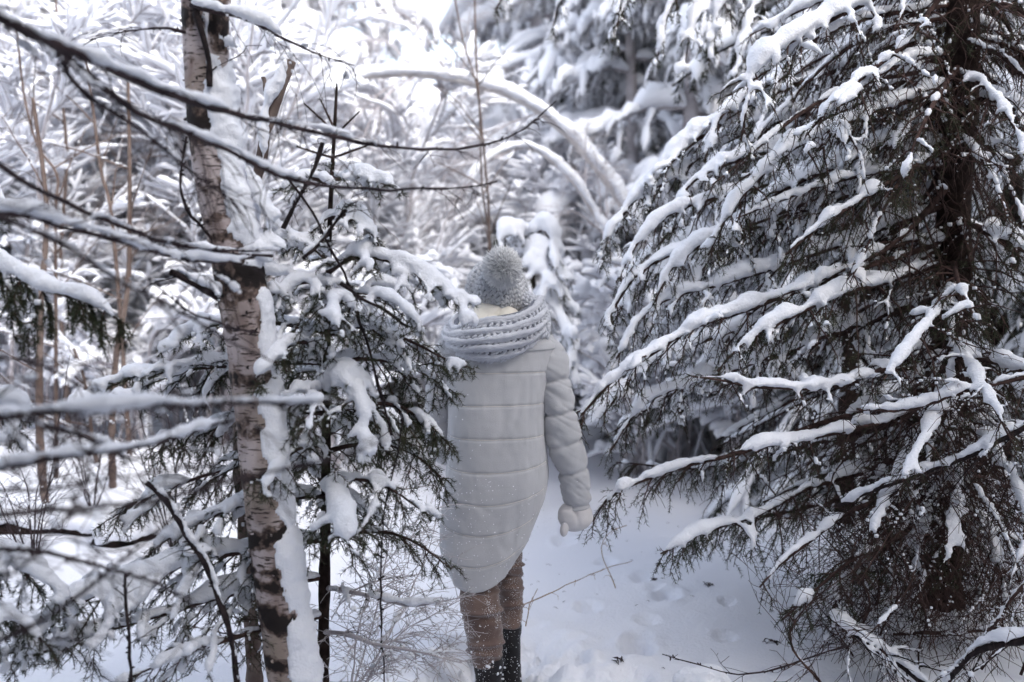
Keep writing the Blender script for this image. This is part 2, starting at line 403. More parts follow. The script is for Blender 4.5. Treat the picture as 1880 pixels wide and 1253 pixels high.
def spruce_bough(root, path, r0=.012, n2=16, l2=.32, l3=.10, droop=.5, nd=500, nl=.016, nw=.0016, snow=.024, cover=.7, seed=0,
                 voxel=.009, need_t0=.05, n3=7, bark='spruce_twig', tip_snow=1.0, main_snow=1.3, name='branch', ndmat='needle', bare_in=0.0, env=None, inner=0.0, patchy=.25):
    """one bough: wood (branch) > needles, snow_cover"""
    r = np.random.default_rng(seed)
    path = np.asarray(path, float)
    L = np.linalg.norm(np.diff(path, axis=0), axis=1).sum()
    n = max(10, int(L/.05)); main = spline(path, n)
    jit = vn(main*6 + seed, 4)[:, None]*np.array([1, 1, .6])*.012; jit[0] = 0
    main = main + jit
    s2 = np.clip(np.linspace(.06, .985, n2) + r.normal(size=n2)*.012, .03, .99)
    shape = (np.clip(1.12 - s2, .12, 1)**.75) if env is None else env(s2)
    shape = np.where(s2 < .15, shape*.7, shape)
    p2 = twig_set(main[None], np.zeros(n2, int), s2, .95 + .25*r.normal(size=n2), l2*shape*(.65 + .7*r.random(n2)), droop, 8, seed+1, -.1, .055)
    p2 = np.concatenate([p2], 0)
    i3 = np.repeat(np.arange(n2), n3); s3 = np.clip(np.tile(np.linspace(.18, .96, n3), n2) + r.normal(size=n2*n3)*.03, .08, .98)
    l3v = l3*(1.1 - .6*s3)*(.45 + .55*np.repeat(shape, n3))
    p3 = twig_set(p2, i3, s3, np.full(len(i3), .85), l3v, droop*1.0, 3, seed+2, -.15)
    g = G()
    tubes(g, main, r0*(1 - .8*np.linspace(0, 1, n)), 7, .25, seed)
    tubes(g, p2, np.outer(r0*.38*(.5 + .5*shape), np.linspace(1, .35, 8)), 3)
    tubes(g, p3, np.tile(np.linspace(.0016, .0008, 3), (len(p3), 1)), 3)
    b = obj(name, g, M[bark], root)
    if nd:
        gn = G()
        far = r.random(len(i3)) > bare_in*(1.2 - s2[i3])*1.6
        needles(gn, p3[far], nd, nl, nw, .8, need_t0, seed+3)
        far2 = r.random(n2) > bare_in*(1.2 - s2)*1.6
        needles(gn, p2[far2], nd, nl, nw, .8, .25, seed+4)
        needles(gn, main[None][:, int(n*.55):], nd, nl, nw, .95, 0, seed+5)
        if gn.n: obj('needles', gn, M[ndmat], b, 'stuff')
    if snow > 0:
        gs = G()
        def dense(A, m): 
            k = A.shape[1]; x = np.linspace(0, k-1, m); i = np.minimum(x.astype(int), k-2); f = (x-i)[None, :, None]
            return A[:, i]*(1-f)+A[:, i+1]*f
        mm = max(24, int(L/.02))
        md = dense(main[None], mm)
        snow_on(gs, md, np.array([snow*main_snow]), seed+6, cover + .10, 6.0, 10, inner=inner)
        k2 = r.random(n2) > patchy
        snow_on(gs, dense(p2[k2], 16), (snow*tip_snow*(.40 + .55*shape)*(.5 + .8*r.random(n2)))[k2], seed+7, cover, 8.0, 8, inner=inner, ts=s2[k2])
        keep = (r.random(len(p3)) < cover*.8) & k2[i3]
        snow_on(gs, dense(p3[keep], 9), snow*.55*tip_snow*(.5 + .7*r.random(keep.sum())), seed+8, cover, 10.0, 7, inner=inner, ts=s2[i3][keep])
        snow_obj(gs, b, voxel)
    return b

def trunk(root, pts, r0, r1, k=14, bark='spruce_bark', name='trunk', rough=.18, seed=0, mark=None):
    pts = np.asarray(pts, float); L = np.linalg.norm(np.diff(pts, axis=0), axis=1).sum()
    n = max(12, int(L/.04)); c = spline(pts, n)
    g = G(); tubes(g, c, np.linspace(r0, r1, n), k, rough, seed)
    return obj(name, g, M[bark], root), c

def bare_branch(root, path, r0, r1, n2=12, l2=.25, n3=4, l3=.10, snow=.02, cover=.7, seed=0, droop=.25, voxel=.008, ang=.75,
                matn='bare_twig', spurs=True, name='branch', tw=.35, snow_t=(0, 1), up=.0, snow2=True):
    r = np.random.default_rng(seed)
    path = np.asarray(path, float); L = np.linalg.norm(np.diff(path, axis=0), axis=1).sum()
    n = max(12, int(L/.03)); main = spline(path, n); main = main + (np.stack([vn(main*9 + seed, 6), vn(main*9 + seed, 7), vn(main*9 + seed, 8)], -1)*.006 + np.stack([vn(main*26 + seed, 9), vn(main*26 + seed, 10), vn(main*26 + seed, 11)], -1)*.0035)*np.clip(np.linspace(0, 6, n), 0, 1)[:, None]
    rad = (r0 + (r1-r0)*np.linspace(0, 1, n)**.8)*(1 + .22*np.clip(vn(main*22 + 5, seed), -.3, 1))
    g = G(); tubes(g, main, rad, 8, .45, seed)
    p2 = p3 = np.zeros((0, 6, 3))
    if n2:
        s2 = np.sort(r.uniform(.04, .97, n2)); ln = l2*(1.15 - .75*s2)
        p2 = twig_set(main[None], np.zeros(n2, int), s2, np.full(n2, ang), ln*(.5 + r.random(n2)), droop, 7, seed+1, up, .055)
        tubes(g, p2, np.outer(np.maximum(rad[(s2*(n-1)).astype(int)]*tw, .0013), np.linspace(1, .4, 7)), 3)
        if n3:
            i3 = np.repeat(np.arange(n2), n3); s3 = r.uniform(.15, .95, n2*n3)
            p3 = twig_set(p2, i3, s3, np.full(len(i3), .8), l3*(.4 + r.random(len(i3))), droop, 4, seed+2, 0, .07)
            tubes(g, p3, np.tile(np.linspace(.0014, .0008, 4), (len(p3), 1)), 3)
    if spurs:                                              # short knobbly buds along the wood
        m = int(L*45); s = r.uniform(0, .98, m)
        p = twig_set(main[None], np.zeros(m, int), s, np.full(m, 1.2), np.full(m, .012), 0.0, 3, seed+3, 0, 0)
        p = p + nrm(p[:, 2:3]-p[:, :1])*rad[(s*(n-1)).astype(int)][:, None, None]*.6
        tubes(g, p, np.tile([.0025, .003, .0008], (m, 1)), 4)
    b = obj(name, g, M[matn], root)
    if snow > 0:
        gs = G(); i0, i1 = int(snow_t[0]*(n-1)), max(int(snow_t[1]*(n-1)), 4)
        seg = main[i0:i1+1]; mm = max(30, int(L/.015)); seg = spline(seg, mm)[None]
        rr = np.interp(np.linspace(snow_t[0], snow_t[1], mm), np.linspace(0, 1, n), rad)
        seg = seg + UP*(rr*.7)[None, :, None]
        snow_on(gs, seg, (snow*np.ones(mm) + rr*.5)[None], seed+6, cover, 4.0, 10)
        if snow2 and len(p2): snow_on(gs, np.stack([spline(q, 14) for q in p2]), snow*.45*np.ones(len(p2)), seed+7, cover-.15, 7.0, 7)
        snow_obj(gs, b, voxel)
    return b

# ---------------------------------------------------------------- the tree standing out of frame on the near left, its bare boughs reach in
def near_left_tree():
    base = np.array([-1.55, 1.75, gz(-1.55, 1.75)])
    t = thing('bare_tree', 'dark leafless tree whose snow-topped bare branches sweep in across the birch', 'tree', base)
    trunk(t, [base - [0, 0, .1], base + [.03, .02, 1.2], base + [-.02, .06, 2.6], base + [.0, .1, 4.2]], .085, .04, 14, 'dead_wood')
    B = lambda pts, **k: bare_branch(t, PP(pts), **{**dict(voxel=.0065), **k})
    B([(-330, -130, 1.85), (0, 30, 1.85), (130, 92, 1.95), (330, 182, 2.2), (560, 243, 2.45), (690, 268, 2.55), (800, 277, 2.6), (890, 267, 2.65), (960, 235, 2.7), (1022, 186, 2.75)],
      r0=.0115, r1=.0022, n2=24, l2=.20, n3=3, l3=.07, snow=.0115, cover=.74, seed=11, snow_t=(.0, .72), droop=.5)
    B([(90, 76, 1.93), (160, 140, 2.0), (260, 212, 2.1), (400, 268, 2.25), (480, 312, 2.35), (560, 338, 2.4), (700, 349, 2.5), (820, 348, 2.55), (915, 335, 2.6)],
      r0=.0085, r1=.0020, n2=18, l2=.18, n3=3, l3=.07, snow=.008, cover=.62, seed=12, snow_t=(.05, .62), droop=.5)
    B([(110, 100, 1.95), (150, 165, 2.05), (235, 225, 2.1), (330, 300, 2.2), (410, 360, 2.3)], r0=.007, r1=.0015, n2=12, l2=.18, snow=.005, cover=.4, seed=13, droop=.6)
    B([(-250, 130, 2.0), (0, 300, 2.05), (120, 372, 2.15), (230, 420, 2.25), (330, 450, 2.4), (430, 462, 2.5), (520, 460, 2.55)],
      r0=.008, r1=.0018, n2=14, l2=.16, n3=3, l3=.06, snow=.0100, cover=.66, seed=14, snow_t=(.1, 1), droop=.3)
    B([(-300, 380, 2.0), (0, 393, 2.0), (120, 418, 2.1), (230, 445, 2.2), (310, 470, 2.3), (390, 482, 2.4), (470, 470, 2.5)],
      r0=.009, r1=.002, n2=14, l2=.18, n3=3, l3=.08, snow=.0130, cover=.68, seed=15, droop=.3)
    B([(-250, 330, 1.5), (0, 402, 1.6), (100, 445, 1.65), (230, 520, 1.75), (350, 580, 1.85), (430, 625, 1.9), (500, 668, 1.95)],
      r0=.0065, r1=.0016, n2=6, l2=.14, n3=2, l3=.06, snow=.006, cover=.35, seed=16)
    B([(-350, 800, 1.55), (0, 772, 1.55), (170, 756, 1.6), (330, 748, 1.65), (500, 742, 1.72), (640, 736, 1.78)],
      r0=.0065, r1=.0020, n2=12, l2=.16, n3=3, l3=.07, snow=.0100, cover=.76, seed=17, droop=.3)
    B([(-350, 930, 1.7), (0, 858, 1.75), (140, 838, 1.8), (260, 818, 1.9), (370, 788, 2.0), (430, 770, 2.05)],
      r0=.0065, r1=.0018, n2=12, l2=.2, n3=3, l3=.07, snow=.0110, cover=.7, seed=18, droop=.35)
    B([(-300, 980, 1.45), (0, 945, 1.45), (180, 930, 1.5), (330, 905, 1.55), (480, 870, 1.6), (600, 850, 1.65), (720, 800, 1.7)],
      r0=.007, r1=.0014, n2=9, l2=.2, n3=2, l3=.07, snow=0, seed=19, droop=.2)
    B([(-250, 720, 1.8), (0, 735, 1.85), (60, 770, 1.9), (150, 800, 1.95), (230, 840, 2.0)], r0=.008, r1=.003, n2=12, l2=.25, n3=3, l3=.1, snow=.010, cover=.7, seed=20, droop=.6)
    B([(-250, 1300, 1.6), (0, 1180, 1.6), (120, 1110, 1.65), (250, 1010, 1.7), (380, 900, 1.8)], r0=.007, r1=.0014, n2=10, l2=.2, n3=3, l3=.08, snow=.0, seed=23, droop=.1)
    B([(-250, 870, 1.6), (0, 900, 1.62), (140, 890, 1.65), (280, 870, 1.7), (400, 855, 1.75)], r0=.005, r1=.0013, n2=12, l2=.22, n3=3, l3=.09, snow=.0, seed=25, droop=.3)
    B([(-250, 640, 1.9), (0, 655, 1.95), (120, 690, 2.0), (210, 745, 2.05)], r0=.0045, r1=.0012, n2=12, l2=.2, n3=4, l3=.09, snow=.005, cover=.4, seed=26, droop=.4)
    B([(-250, 1060, 1.5), (0, 1060, 1.5), (90, 985, 1.55), (150, 900, 1.6), (175, 800, 1.65)], r0=.005, r1=.0012, n2=14, l2=.2, n3=4, l3=.08, snow=.0, seed=27, droop=.1)
    B([(-250, 1000, 1.75), (0, 1010, 1.8), (150, 1030, 1.85), (300, 1080, 1.9), (380, 1130, 1.95)], r0=.007, r1=.0015, n2=12, l2=.25, n3=3, l3=.09, snow=.006, cover=.4, seed=24, droop=.3)

# ---------------------------------------------------------------- birch
def birch():
    Yb = 2.85
    pts = PP([(330, -420, Yb+.1), (352, -200, Yb+.05), (366, 0, Yb), (372, 100, Yb), (384, 220, Yb), (404, 350, Yb), (428, 450, Yb), (446, 540, Yb), (462, 640, Yb), (474, 760, Yb),
              (487, 880, Yb), (502, 1000, Yb), (518, 1110, Yb), (536, 1240, Yb), (552, 1400, Yb)])[::-1]
    base = np.array([pts[0][0], pts[0][1], gz(pts[0][0], pts[0][1])])
    pts = np.vstack([base - [-.02, 0, .15], pts[0:]]) if pts[0][2] > base[2] else pts
    t = thing('birch_tree', 'leaning birch with peeling pale bark and snow plastered down its right side', 'tree', base)
    n = 480; k = 50
    c = spline(pts, n)
    L = np.linalg.norm(np.diff(c, axis=0), axis=1).cumsum(); L = np.r_[0, L]
    zp = lambda py: P(460, py, Yb)[2]
    pyv = CAMZ - c[:, 2]                                   # height below the camera, for placing the scars
    rad = np.interp(c[:, 2], [zp(1250), zp(850), zp(560), zp(300), zp(100), zp(-100)], [.070, .066, .069, .064, .052, .046])
    T, A, B = frames(c[None]); A, B = A[0], B[0]
    a = np.arange(k)/k*2*PI
    d = np.cos(a)[None, :, None]*A[:, None] + np.sin(a)[None, :, None]*B[:, None]
    q = c[:, None] + d*rad[:, None, None]
    zpix = lambda py: P(460, py, Yb)[2]
    mark = np.zeros((n, k))
    z = c[:, 2][:, None] + .012*fbm(q*np.array([14, 14, 4]), 41, 3) + .03*vn(q*5, 44)
    for py, hw, st in ((245, .045, 1.0), (205, .03, .8), (330, .02, .45), (395, .025, .5), (520, .055, 1.0), (580, .03, .5), (690, .03, .7), (775, .022, .8), (858, .022, .9), (968, .03, 1.1), (1035, .012, .5),
                       (1065, .02, .6), (1122, .035, 1.1), (1190, .018, 1.0), (1240, .016, .9), (120, .03, .45), (40, .02, .6), (450, .03, .5)):
        mark = np.maximum(mark, st*np.exp(-((z - zpix(py))/hw)**2))
    blotch = fbm(q*np.array([12, 12, 7]), 46, 4)
    mid = np.interp(-c[:, 2], [-zpix(180), -zpix(260), -zpix(420), -zpix(520), -zpix(640), -zpix(760)], [.0, .34, .16, .34, .26, .02])[:, None]
    mark = mark*(.72 + .8*blotch) + np.clip(blotch*1.6 - .30 + mid, 0, .62)*.8
    rr = rad[:, None]*(1 + .05*fbm(q*7, 43, 3) + .10*np.clip(mark, 0, 1)*(.3 + fbm(q*45, 42, 3)) + .03*fbm(q*30, 45, 3))
    V = c[:, None] + d*rr[..., None]
    g = G(); g.add(V, ring_faces(1, n, k), a=np.clip(mark, 0, 1))
    obj('trunk', g, M['birch_bark'], t)
    # peeling flakes of bark
    gf = G(); r = np.random.default_rng(5)
    for _ in range(420):
        i = r.integers(20, n-20); j = r.integers(k)
        p = V[i, j]; nn = d[i, j]; tt = np.cross(nn, UP); tt /= np.linalg.norm(tt)
        l = r.uniform(.004, .014); h = r.uniform(.002, .007); lift = r.uniform(.002, .008)
        s = 1 if r.random() < .5 else -1
        gf.add([p - UP*h, p + UP*h, p + tt*s*l + nn*lift + UP*h*r.uniform(.2, 1), p + tt*s*l*.8 + nn*lift*.8 - UP*h*r.uniform(.2, 1)], [[0, 1, 2, 3]], a=np.full(4, r.choice([0, .1, .8])))
    obj('bark_flakes', gf, M['birch_bark'], t, 'stuff')
    # snow plastered on the right / camera side
    n2, k2 = n, 72
    a2 = np.linspace(0, 2*PI, k2, endpoint=False)
    d2 = np.cos(a2)[None, :, None]*A[:, None] + np.sin(a2)[None, :, None]*B[:, None]
    q2 = c[:, None] + d2*rad[:, None, None]
    face = d2 @ nrm(np.array([.99, -.02, .12]))
    amt = np.interp(-c[:, 2], [-zpix(-100), -zpix(60), -zpix(110), -zpix(260), -zpix(300), -zpix(470), -zpix(500), -zpix(560), -zpix(640), -zpix(700), -zpix(830), -zpix(900), -zpix(1100), -zpix(1260)],
                    [.4, .35, .50, .46, .40, .50, -.1, .15, .36, .32, .28, .34, .36, .46])
    fld = face - .66 + amt[:, None]*.72 + .48*fbm(q2*np.array([11, 11, 9]), 51, 4) + .30*fbm(q2*34, 52, 4)
    scar = sum(np.exp(-((c[:, 2] - zpix(py))/.022)**2)*s for py, s in ((520, 1.2), (690, .8), (775, .5), (858, .5), (968, .75), (1122, .6)))
    fld = fld - .6*scar[:, None]
    fat = np.interp(-c[:, 2], [-zpix(80), -zpix(130), -zpix(300), -zpix(420), -zpix(480), -zpix(700), -zpix(1250)], [.030, .05, .035, .055, .02, .016, .030])
    th = np.clip(fld, 0, 1.0)**.55*fat[:, None]*(.8 + .5*fbm(q2*18, 53, 3) + .35*fbm(q2*50, 54, 2))
    on = fld > 0
    Vs = c[:, None] + d2*(rad[:, None, None]*1.0 + th[..., None]) + np.where(on, 0, -.012)[..., None]*d2
    f = ring_faces(1, n2, k2); keep = on.reshape(-1)[f].any(1)
    gs = G(); gs.add(Vs, f[keep]); s = obj('snow_cover', gs, M['snow'], t, 'stuff')
    # second stem forking off above
    st = PP([(392, 260, Yb+.02), (398, 120, Yb-.02), (400, 40, Yb-.03), (412, -80, Yb-.02), (430, -300, Yb)])
    n = 90; cs = spline(st, n); g = G(); tubes(g, cs, np.linspace(.030, .024, n), 20, .15, 3); g.a.append(np.clip(.25 + .5*vn(np.concatenate(g.v)*20, 3), 0, 1))
    obj('stem', g, M['birch_bark'], t)
    gs = G(); ss = spline(cs[10:80] + np.array([.03, -.01, 0]), 60)[None]
    snow_tubes(gs, ss, np.full((1, 60), .026)*(1 + .4*vn(ss*12, 3)), np.full((1, 60), .026), 10, 0)
    snow_obj(gs, t, .009)
    # limbs
    bare_branch(t, PP([(385, 160, Yb-.07), (377, 90, Yb-.08), (360, 20, Yb-.07), (340, -60, Yb)]), .009, .007, 3, .2, 2, .08, 0, seed=31, matn='dead_wood', name='branch')
    bare_branch(t, PP([(350, 10, Yb-.06), (400, 25, Yb-.1), (470, 45, Yb-.1), (520, 72, Yb-.08), (600, 105, Yb-.05), (650, 120, Yb)]), .006, .0016, 10, .22, 2, .07, .016, .75, seed=32, droop=.9, snow_t=(0, .6))
    bare_branch(t, PP([(340, 60, Yb-.05), (300, 50, Yb-.1), (250, 52, Yb-.1), (165, 75, Yb-.12)]), .004, .0013, 7, .16, 2, .06, 0, seed=33)
    bare_branch(t, PP([(412, 555, Yb-.02), (370, 530, Yb-.12), (330, 508, Yb-.16), (312, 500, Yb-.18)]), .011, .009, 3, .12, 2, .05, .014, .8, seed=34, matn='dead_wood')
    bare_branch(t, PP([(390, 440, Yb-.05), (350, 400, Yb-.1), (333, 350, Yb-.12), (330, 300, Yb-.1), (340, 250, Yb-.1)]), .005, .003, 5, .1, 1, .04, 0, seed=35, matn='dead_wood')
    bare_branch(t, PP([(500, 470, Yb-.06), (440, 468, Yb-.12), (340, 452, Yb-.16), (250, 440, Yb-.2)]), .004, .0014, 7, .12, 2, .05, .012, .7, seed=36)
    bare_branch(t, PP([(470, 610, Yb-.06), (420, 600, Yb-.3), (330, 560, Yb-.5), (250, 500, Yb-.6)]), .004, .0012, 5, .12, 2, .05, 0, seed=37)
    # snow shelf caught in the fork at the right of the trunk
    gs = G()
    for a_, b_, w_ in (((455, 330), (505, 420), .035), ((470, 380), (520, 400), .03), ((450, 300), (490, 400), .03), ((480, 430), (530, 460), .025), ((455, 440), (500, 480), .03)):
        q = spline(PP([(*a_, Yb), (*b_, Yb-.02)]), 12)[None]
        snow_tubes(gs, q, np.full((1, 12), w_)*np.sqrt(np.clip(1-np.linspace(-.95, .95, 12)**2, 0, 1)), np.full((1, 12), w_)*np.sqrt(np.clip(1-np.linspace(-.95, .95, 12)**2, 0, 1)), 10, 0)
    snow_obj(gs, t, .009)

# ---------------------------------------------------------------- young spruce in front of the person's left arm
def young_spruce():
    Y0 = 3.12
    tp = PP([(588, 1420, Y0), (592, 1250, Y0), (597, 1000, Y0), (600, 700, Y0), (603, 500, Y0), (608, 350, Y0), (614, 240, Y0), (618, 160, Y0)])
    base = np.array([tp[0][0], tp[0][1], gz(tp[0][0], tp[0][1])])
    t = thing('young_spruce', 'young green spruce behind the birch, brushing the left side of the cream coat', 'tree', base)
    tp = np.vstack([base - [0, 0, .05], tp[1:]])
    trunk(t, tp, .024, .004, 12, 'spruce_bark', rough=.15)
    # leader and its side shoots
    for i, (a, b) in enumerate((((616, 225), (618, 155)), ((612, 240), (558, 190)), ((613, 235), (588, 183)), ((614, 250), (660, 205)), ((610, 290), (545, 270)), ((612, 290), (690, 262)))):
        gl = G(); q = spline(PP([(*a, Y0), (*b, Y0-.03)]), 8)[None]; tubes(gl, q, np.array([np.linspace(.004, .002, 8)]), 5)
        bo = obj('shoot', gl, M['spruce_twig'], t); gn = G(); needles(gn, q, 1100, .014, .0016, .8, .0, i); obj('needles', gn, M['needle'], bo, 'stuff')
    S = lambda pts, **k: spruce_bough(t, PP(pts), **{**dict(r0=.009, nd=720, nl=.018, nw=.0019, voxel=.0090, patchy=.1), **k})
    # right side, top to bottom
    S([(608, 330, 3.12), (660, 330, 3.0), (720, 350, 2.95)], n2=8, l2=.12, n3=4, l3=.06, snow=.018, cover=0.82, seed=101, droop=.35)
    S([(606, 400, 3.12), (650, 395, 3.05), (690, 440, 3.0)], n2=9, l2=.14, n3=4, l3=.06, snow=.024, cover=0.95, seed=102, droop=.4)
    S([(603, 500, 3.12), (650, 470, 3.05), (700, 478, 3.0), (770, 505, 2.98), (830, 545, 2.98), (858, 575, 2.98)], n2=18, l2=.19, n3=5, l3=.075, snow=.026, cover=0.95, seed=103, droop=.55, main_snow=1.1)
    S([(602, 560, 3.12), (660, 540, 2.95), (720, 560, 2.85), (770, 600, 2.8)], n2=13, l2=.18, n3=5, l3=.07, snow=.022, cover=0.72, seed=104, droop=.6)
    S([(601, 606, 3.12), (680, 600, 3.1), (760, 625, 3.1), (820, 655, 3.1), (865, 672, 3.12)], n2=18, l2=.17, n3=5, l3=.07, snow=.017, cover=0.62, seed=105, droop=.5)
    S([(600, 665, 3.12), (690, 662, 3.15), (760, 680, 3.2), (830, 715, 3.22)], n2=16, l2=.22, n3=6, l3=.08, snow=.018, cover=0.62, seed=106, droop=.65)
    S([(599, 700, 3.1), (630, 690, 2.95), (655, 740, 2.85), (672, 800, 2.82), (665, 840, 2.8)], n2=14, l2=.16, n3=5, l3=.07, snow=.028, cover=0.95, seed=107, droop=.6)
    S([(599, 760, 3.12), (690, 740, 3.1), (770, 770, 3.12), (822, 810, 3.15)], n2=18, l2=.24, n3=6, l3=.09, snow=.016, cover=0.54, seed=108, droop=.8)
    S([(598, 830, 3.12), (690, 815, 3.2), (770, 840, 3.25), (815, 880, 3.28)], n2=16, l2=.24, n3=6, l3=.09, snow=.015, cover=0.52, seed=109, droop=.8)
    S([(597, 890, 3.12), (660, 880, 2.95), (720, 900, 2.9), (790, 950, 2.9)], n2=14, l2=.2, n3=6, l3=.08, snow=.018, cover=0.62, seed=110, droop=.7)
    S([(596, 985, 3.12), (690, 975, 3.0), (770, 1000, 2.95), (830, 1045, 2.95)], n2=14, l2=.2, n3=5, l3=.09, snow=.010, cover=0.33, seed=111, droop=.7, nd=420)
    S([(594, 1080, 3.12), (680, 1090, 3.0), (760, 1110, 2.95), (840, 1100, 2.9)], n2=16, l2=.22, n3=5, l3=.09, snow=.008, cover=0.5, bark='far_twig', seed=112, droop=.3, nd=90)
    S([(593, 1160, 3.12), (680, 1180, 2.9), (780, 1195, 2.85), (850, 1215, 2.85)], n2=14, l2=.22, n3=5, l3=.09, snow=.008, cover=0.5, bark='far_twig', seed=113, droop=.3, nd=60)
    # left side
    S([(608, 340, 3.12), (560, 330, 3.05), (510, 350, 3.0)], n2=7, l2=.11, n3=4, l3=.05, snow=.014, cover=0.62, seed=121, droop=.35)
    S([(605, 480, 3.12), (560, 450, 3.05), (520, 440, 3.0), (505, 420, 3.0)], n2=12, l2=.17, n3=5, l3=.07, snow=.022, cover=0.82, seed=122, droop=.5)
    S([(603, 540, 3.12), (560, 520, 3.0), (515, 540, 2.95), (490, 575, 2.95)], n2=13, l2=.18, n3=5, l3=.07, snow=.022, cover=0.77, seed=123, droop=.6)
    S([(601, 612, 3.12), (540, 600, 3.1), (480, 595, 3.1), (380, 600, 3.1), (310, 620, 3.1)], n2=18, l2=.22, n3=5, l3=.08, snow=.02, cover=0.67, seed=124, droop=.55)
    S([(600, 668, 3.12), (500, 668, 3.12), (400, 672, 3.12), (300, 686, 3.1), (240, 695, 3.1), (180, 722, 3.1)], n2=22, l2=.24, n3=6, l3=.09, snow=.026, cover=0.84, seed=125, droop=.6)
    S([(599, 760, 3.12), (500, 755, 3.15), (400, 780, 3.15), (320, 800, 3.15), (270, 830, 3.15)], n2=20, l2=.25, n3=6, l3=.09, snow=.018, cover=0.57, seed=126, droop=.7)
    S([(598, 850, 3.12), (480, 850, 3.12), (370, 875, 3.1), (270, 915, 3.1), (190, 960, 3.1)], n2=24, l2=.26, n3=6, l3=.09, snow=.019, cover=0.62, seed=127, droop=.65)
    S([(597, 910, 3.12), (480, 920, 3.0), (360, 960, 2.95), (280, 1010, 2.95)], n2=20, l2=.24, n3=6, l3=.09, snow=.020, cover=0.67, seed=128, droop=.65)
    S([(596, 990, 3.12), (470, 1010, 3.0), (330, 1040, 2.9), (200, 1085, 2.85), (100, 1130, 2.8), (20, 1190, 2.8)], n2=32, l2=.30, n3=6, l3=.1, snow=.026, cover=0.80, seed=129, droop=.5, r0=.011)
    S([(595, 1060, 3.12), (450, 1085, 3.0), (300, 1130, 2.9), (150, 1170, 2.8), (40, 1215, 2.8)], n2=26, l2=.28, n3=6, l3=.1, snow=.022, cover=0.70, seed=130, droop=.5, nd=450)
    S([(594, 1130, 3.12), (470, 1160, 2.9), (340, 1200, 2.75), (200, 1260, 2.7)], n2=20, l2=.26, n3=6, l3=.1, snow=.014, cover=0.47, seed=131, droop=.4, nd=250)
    # towards and away from the camera
    for i, (py, dx, dy) in enumerate(((560, .10, -.35), (640, -.12, -.4), (720, .05, -.5), (820, -.1, -.45), (900, .15, -.5), (620, .1, .4), (700, -.2, .45), (800, .2, .5), (900, -.2, .5), (1000, .1, .55))):
        p0 = P(600, py, Y0); d = np.array([dx, dy, 0]); k = 1
        spruce_bough(t, np.array([p0, p0 + d*.5 + [0, 0, .03], p0 + d + [0, 0, -.05]]), r0=.007, n2=12, l2=.2, n3=5, l3=.08, nd=600, nl=.018, nw=.0019, snow=.020, cover=0.62, droop=.6, seed=140+i, voxel=.0105)

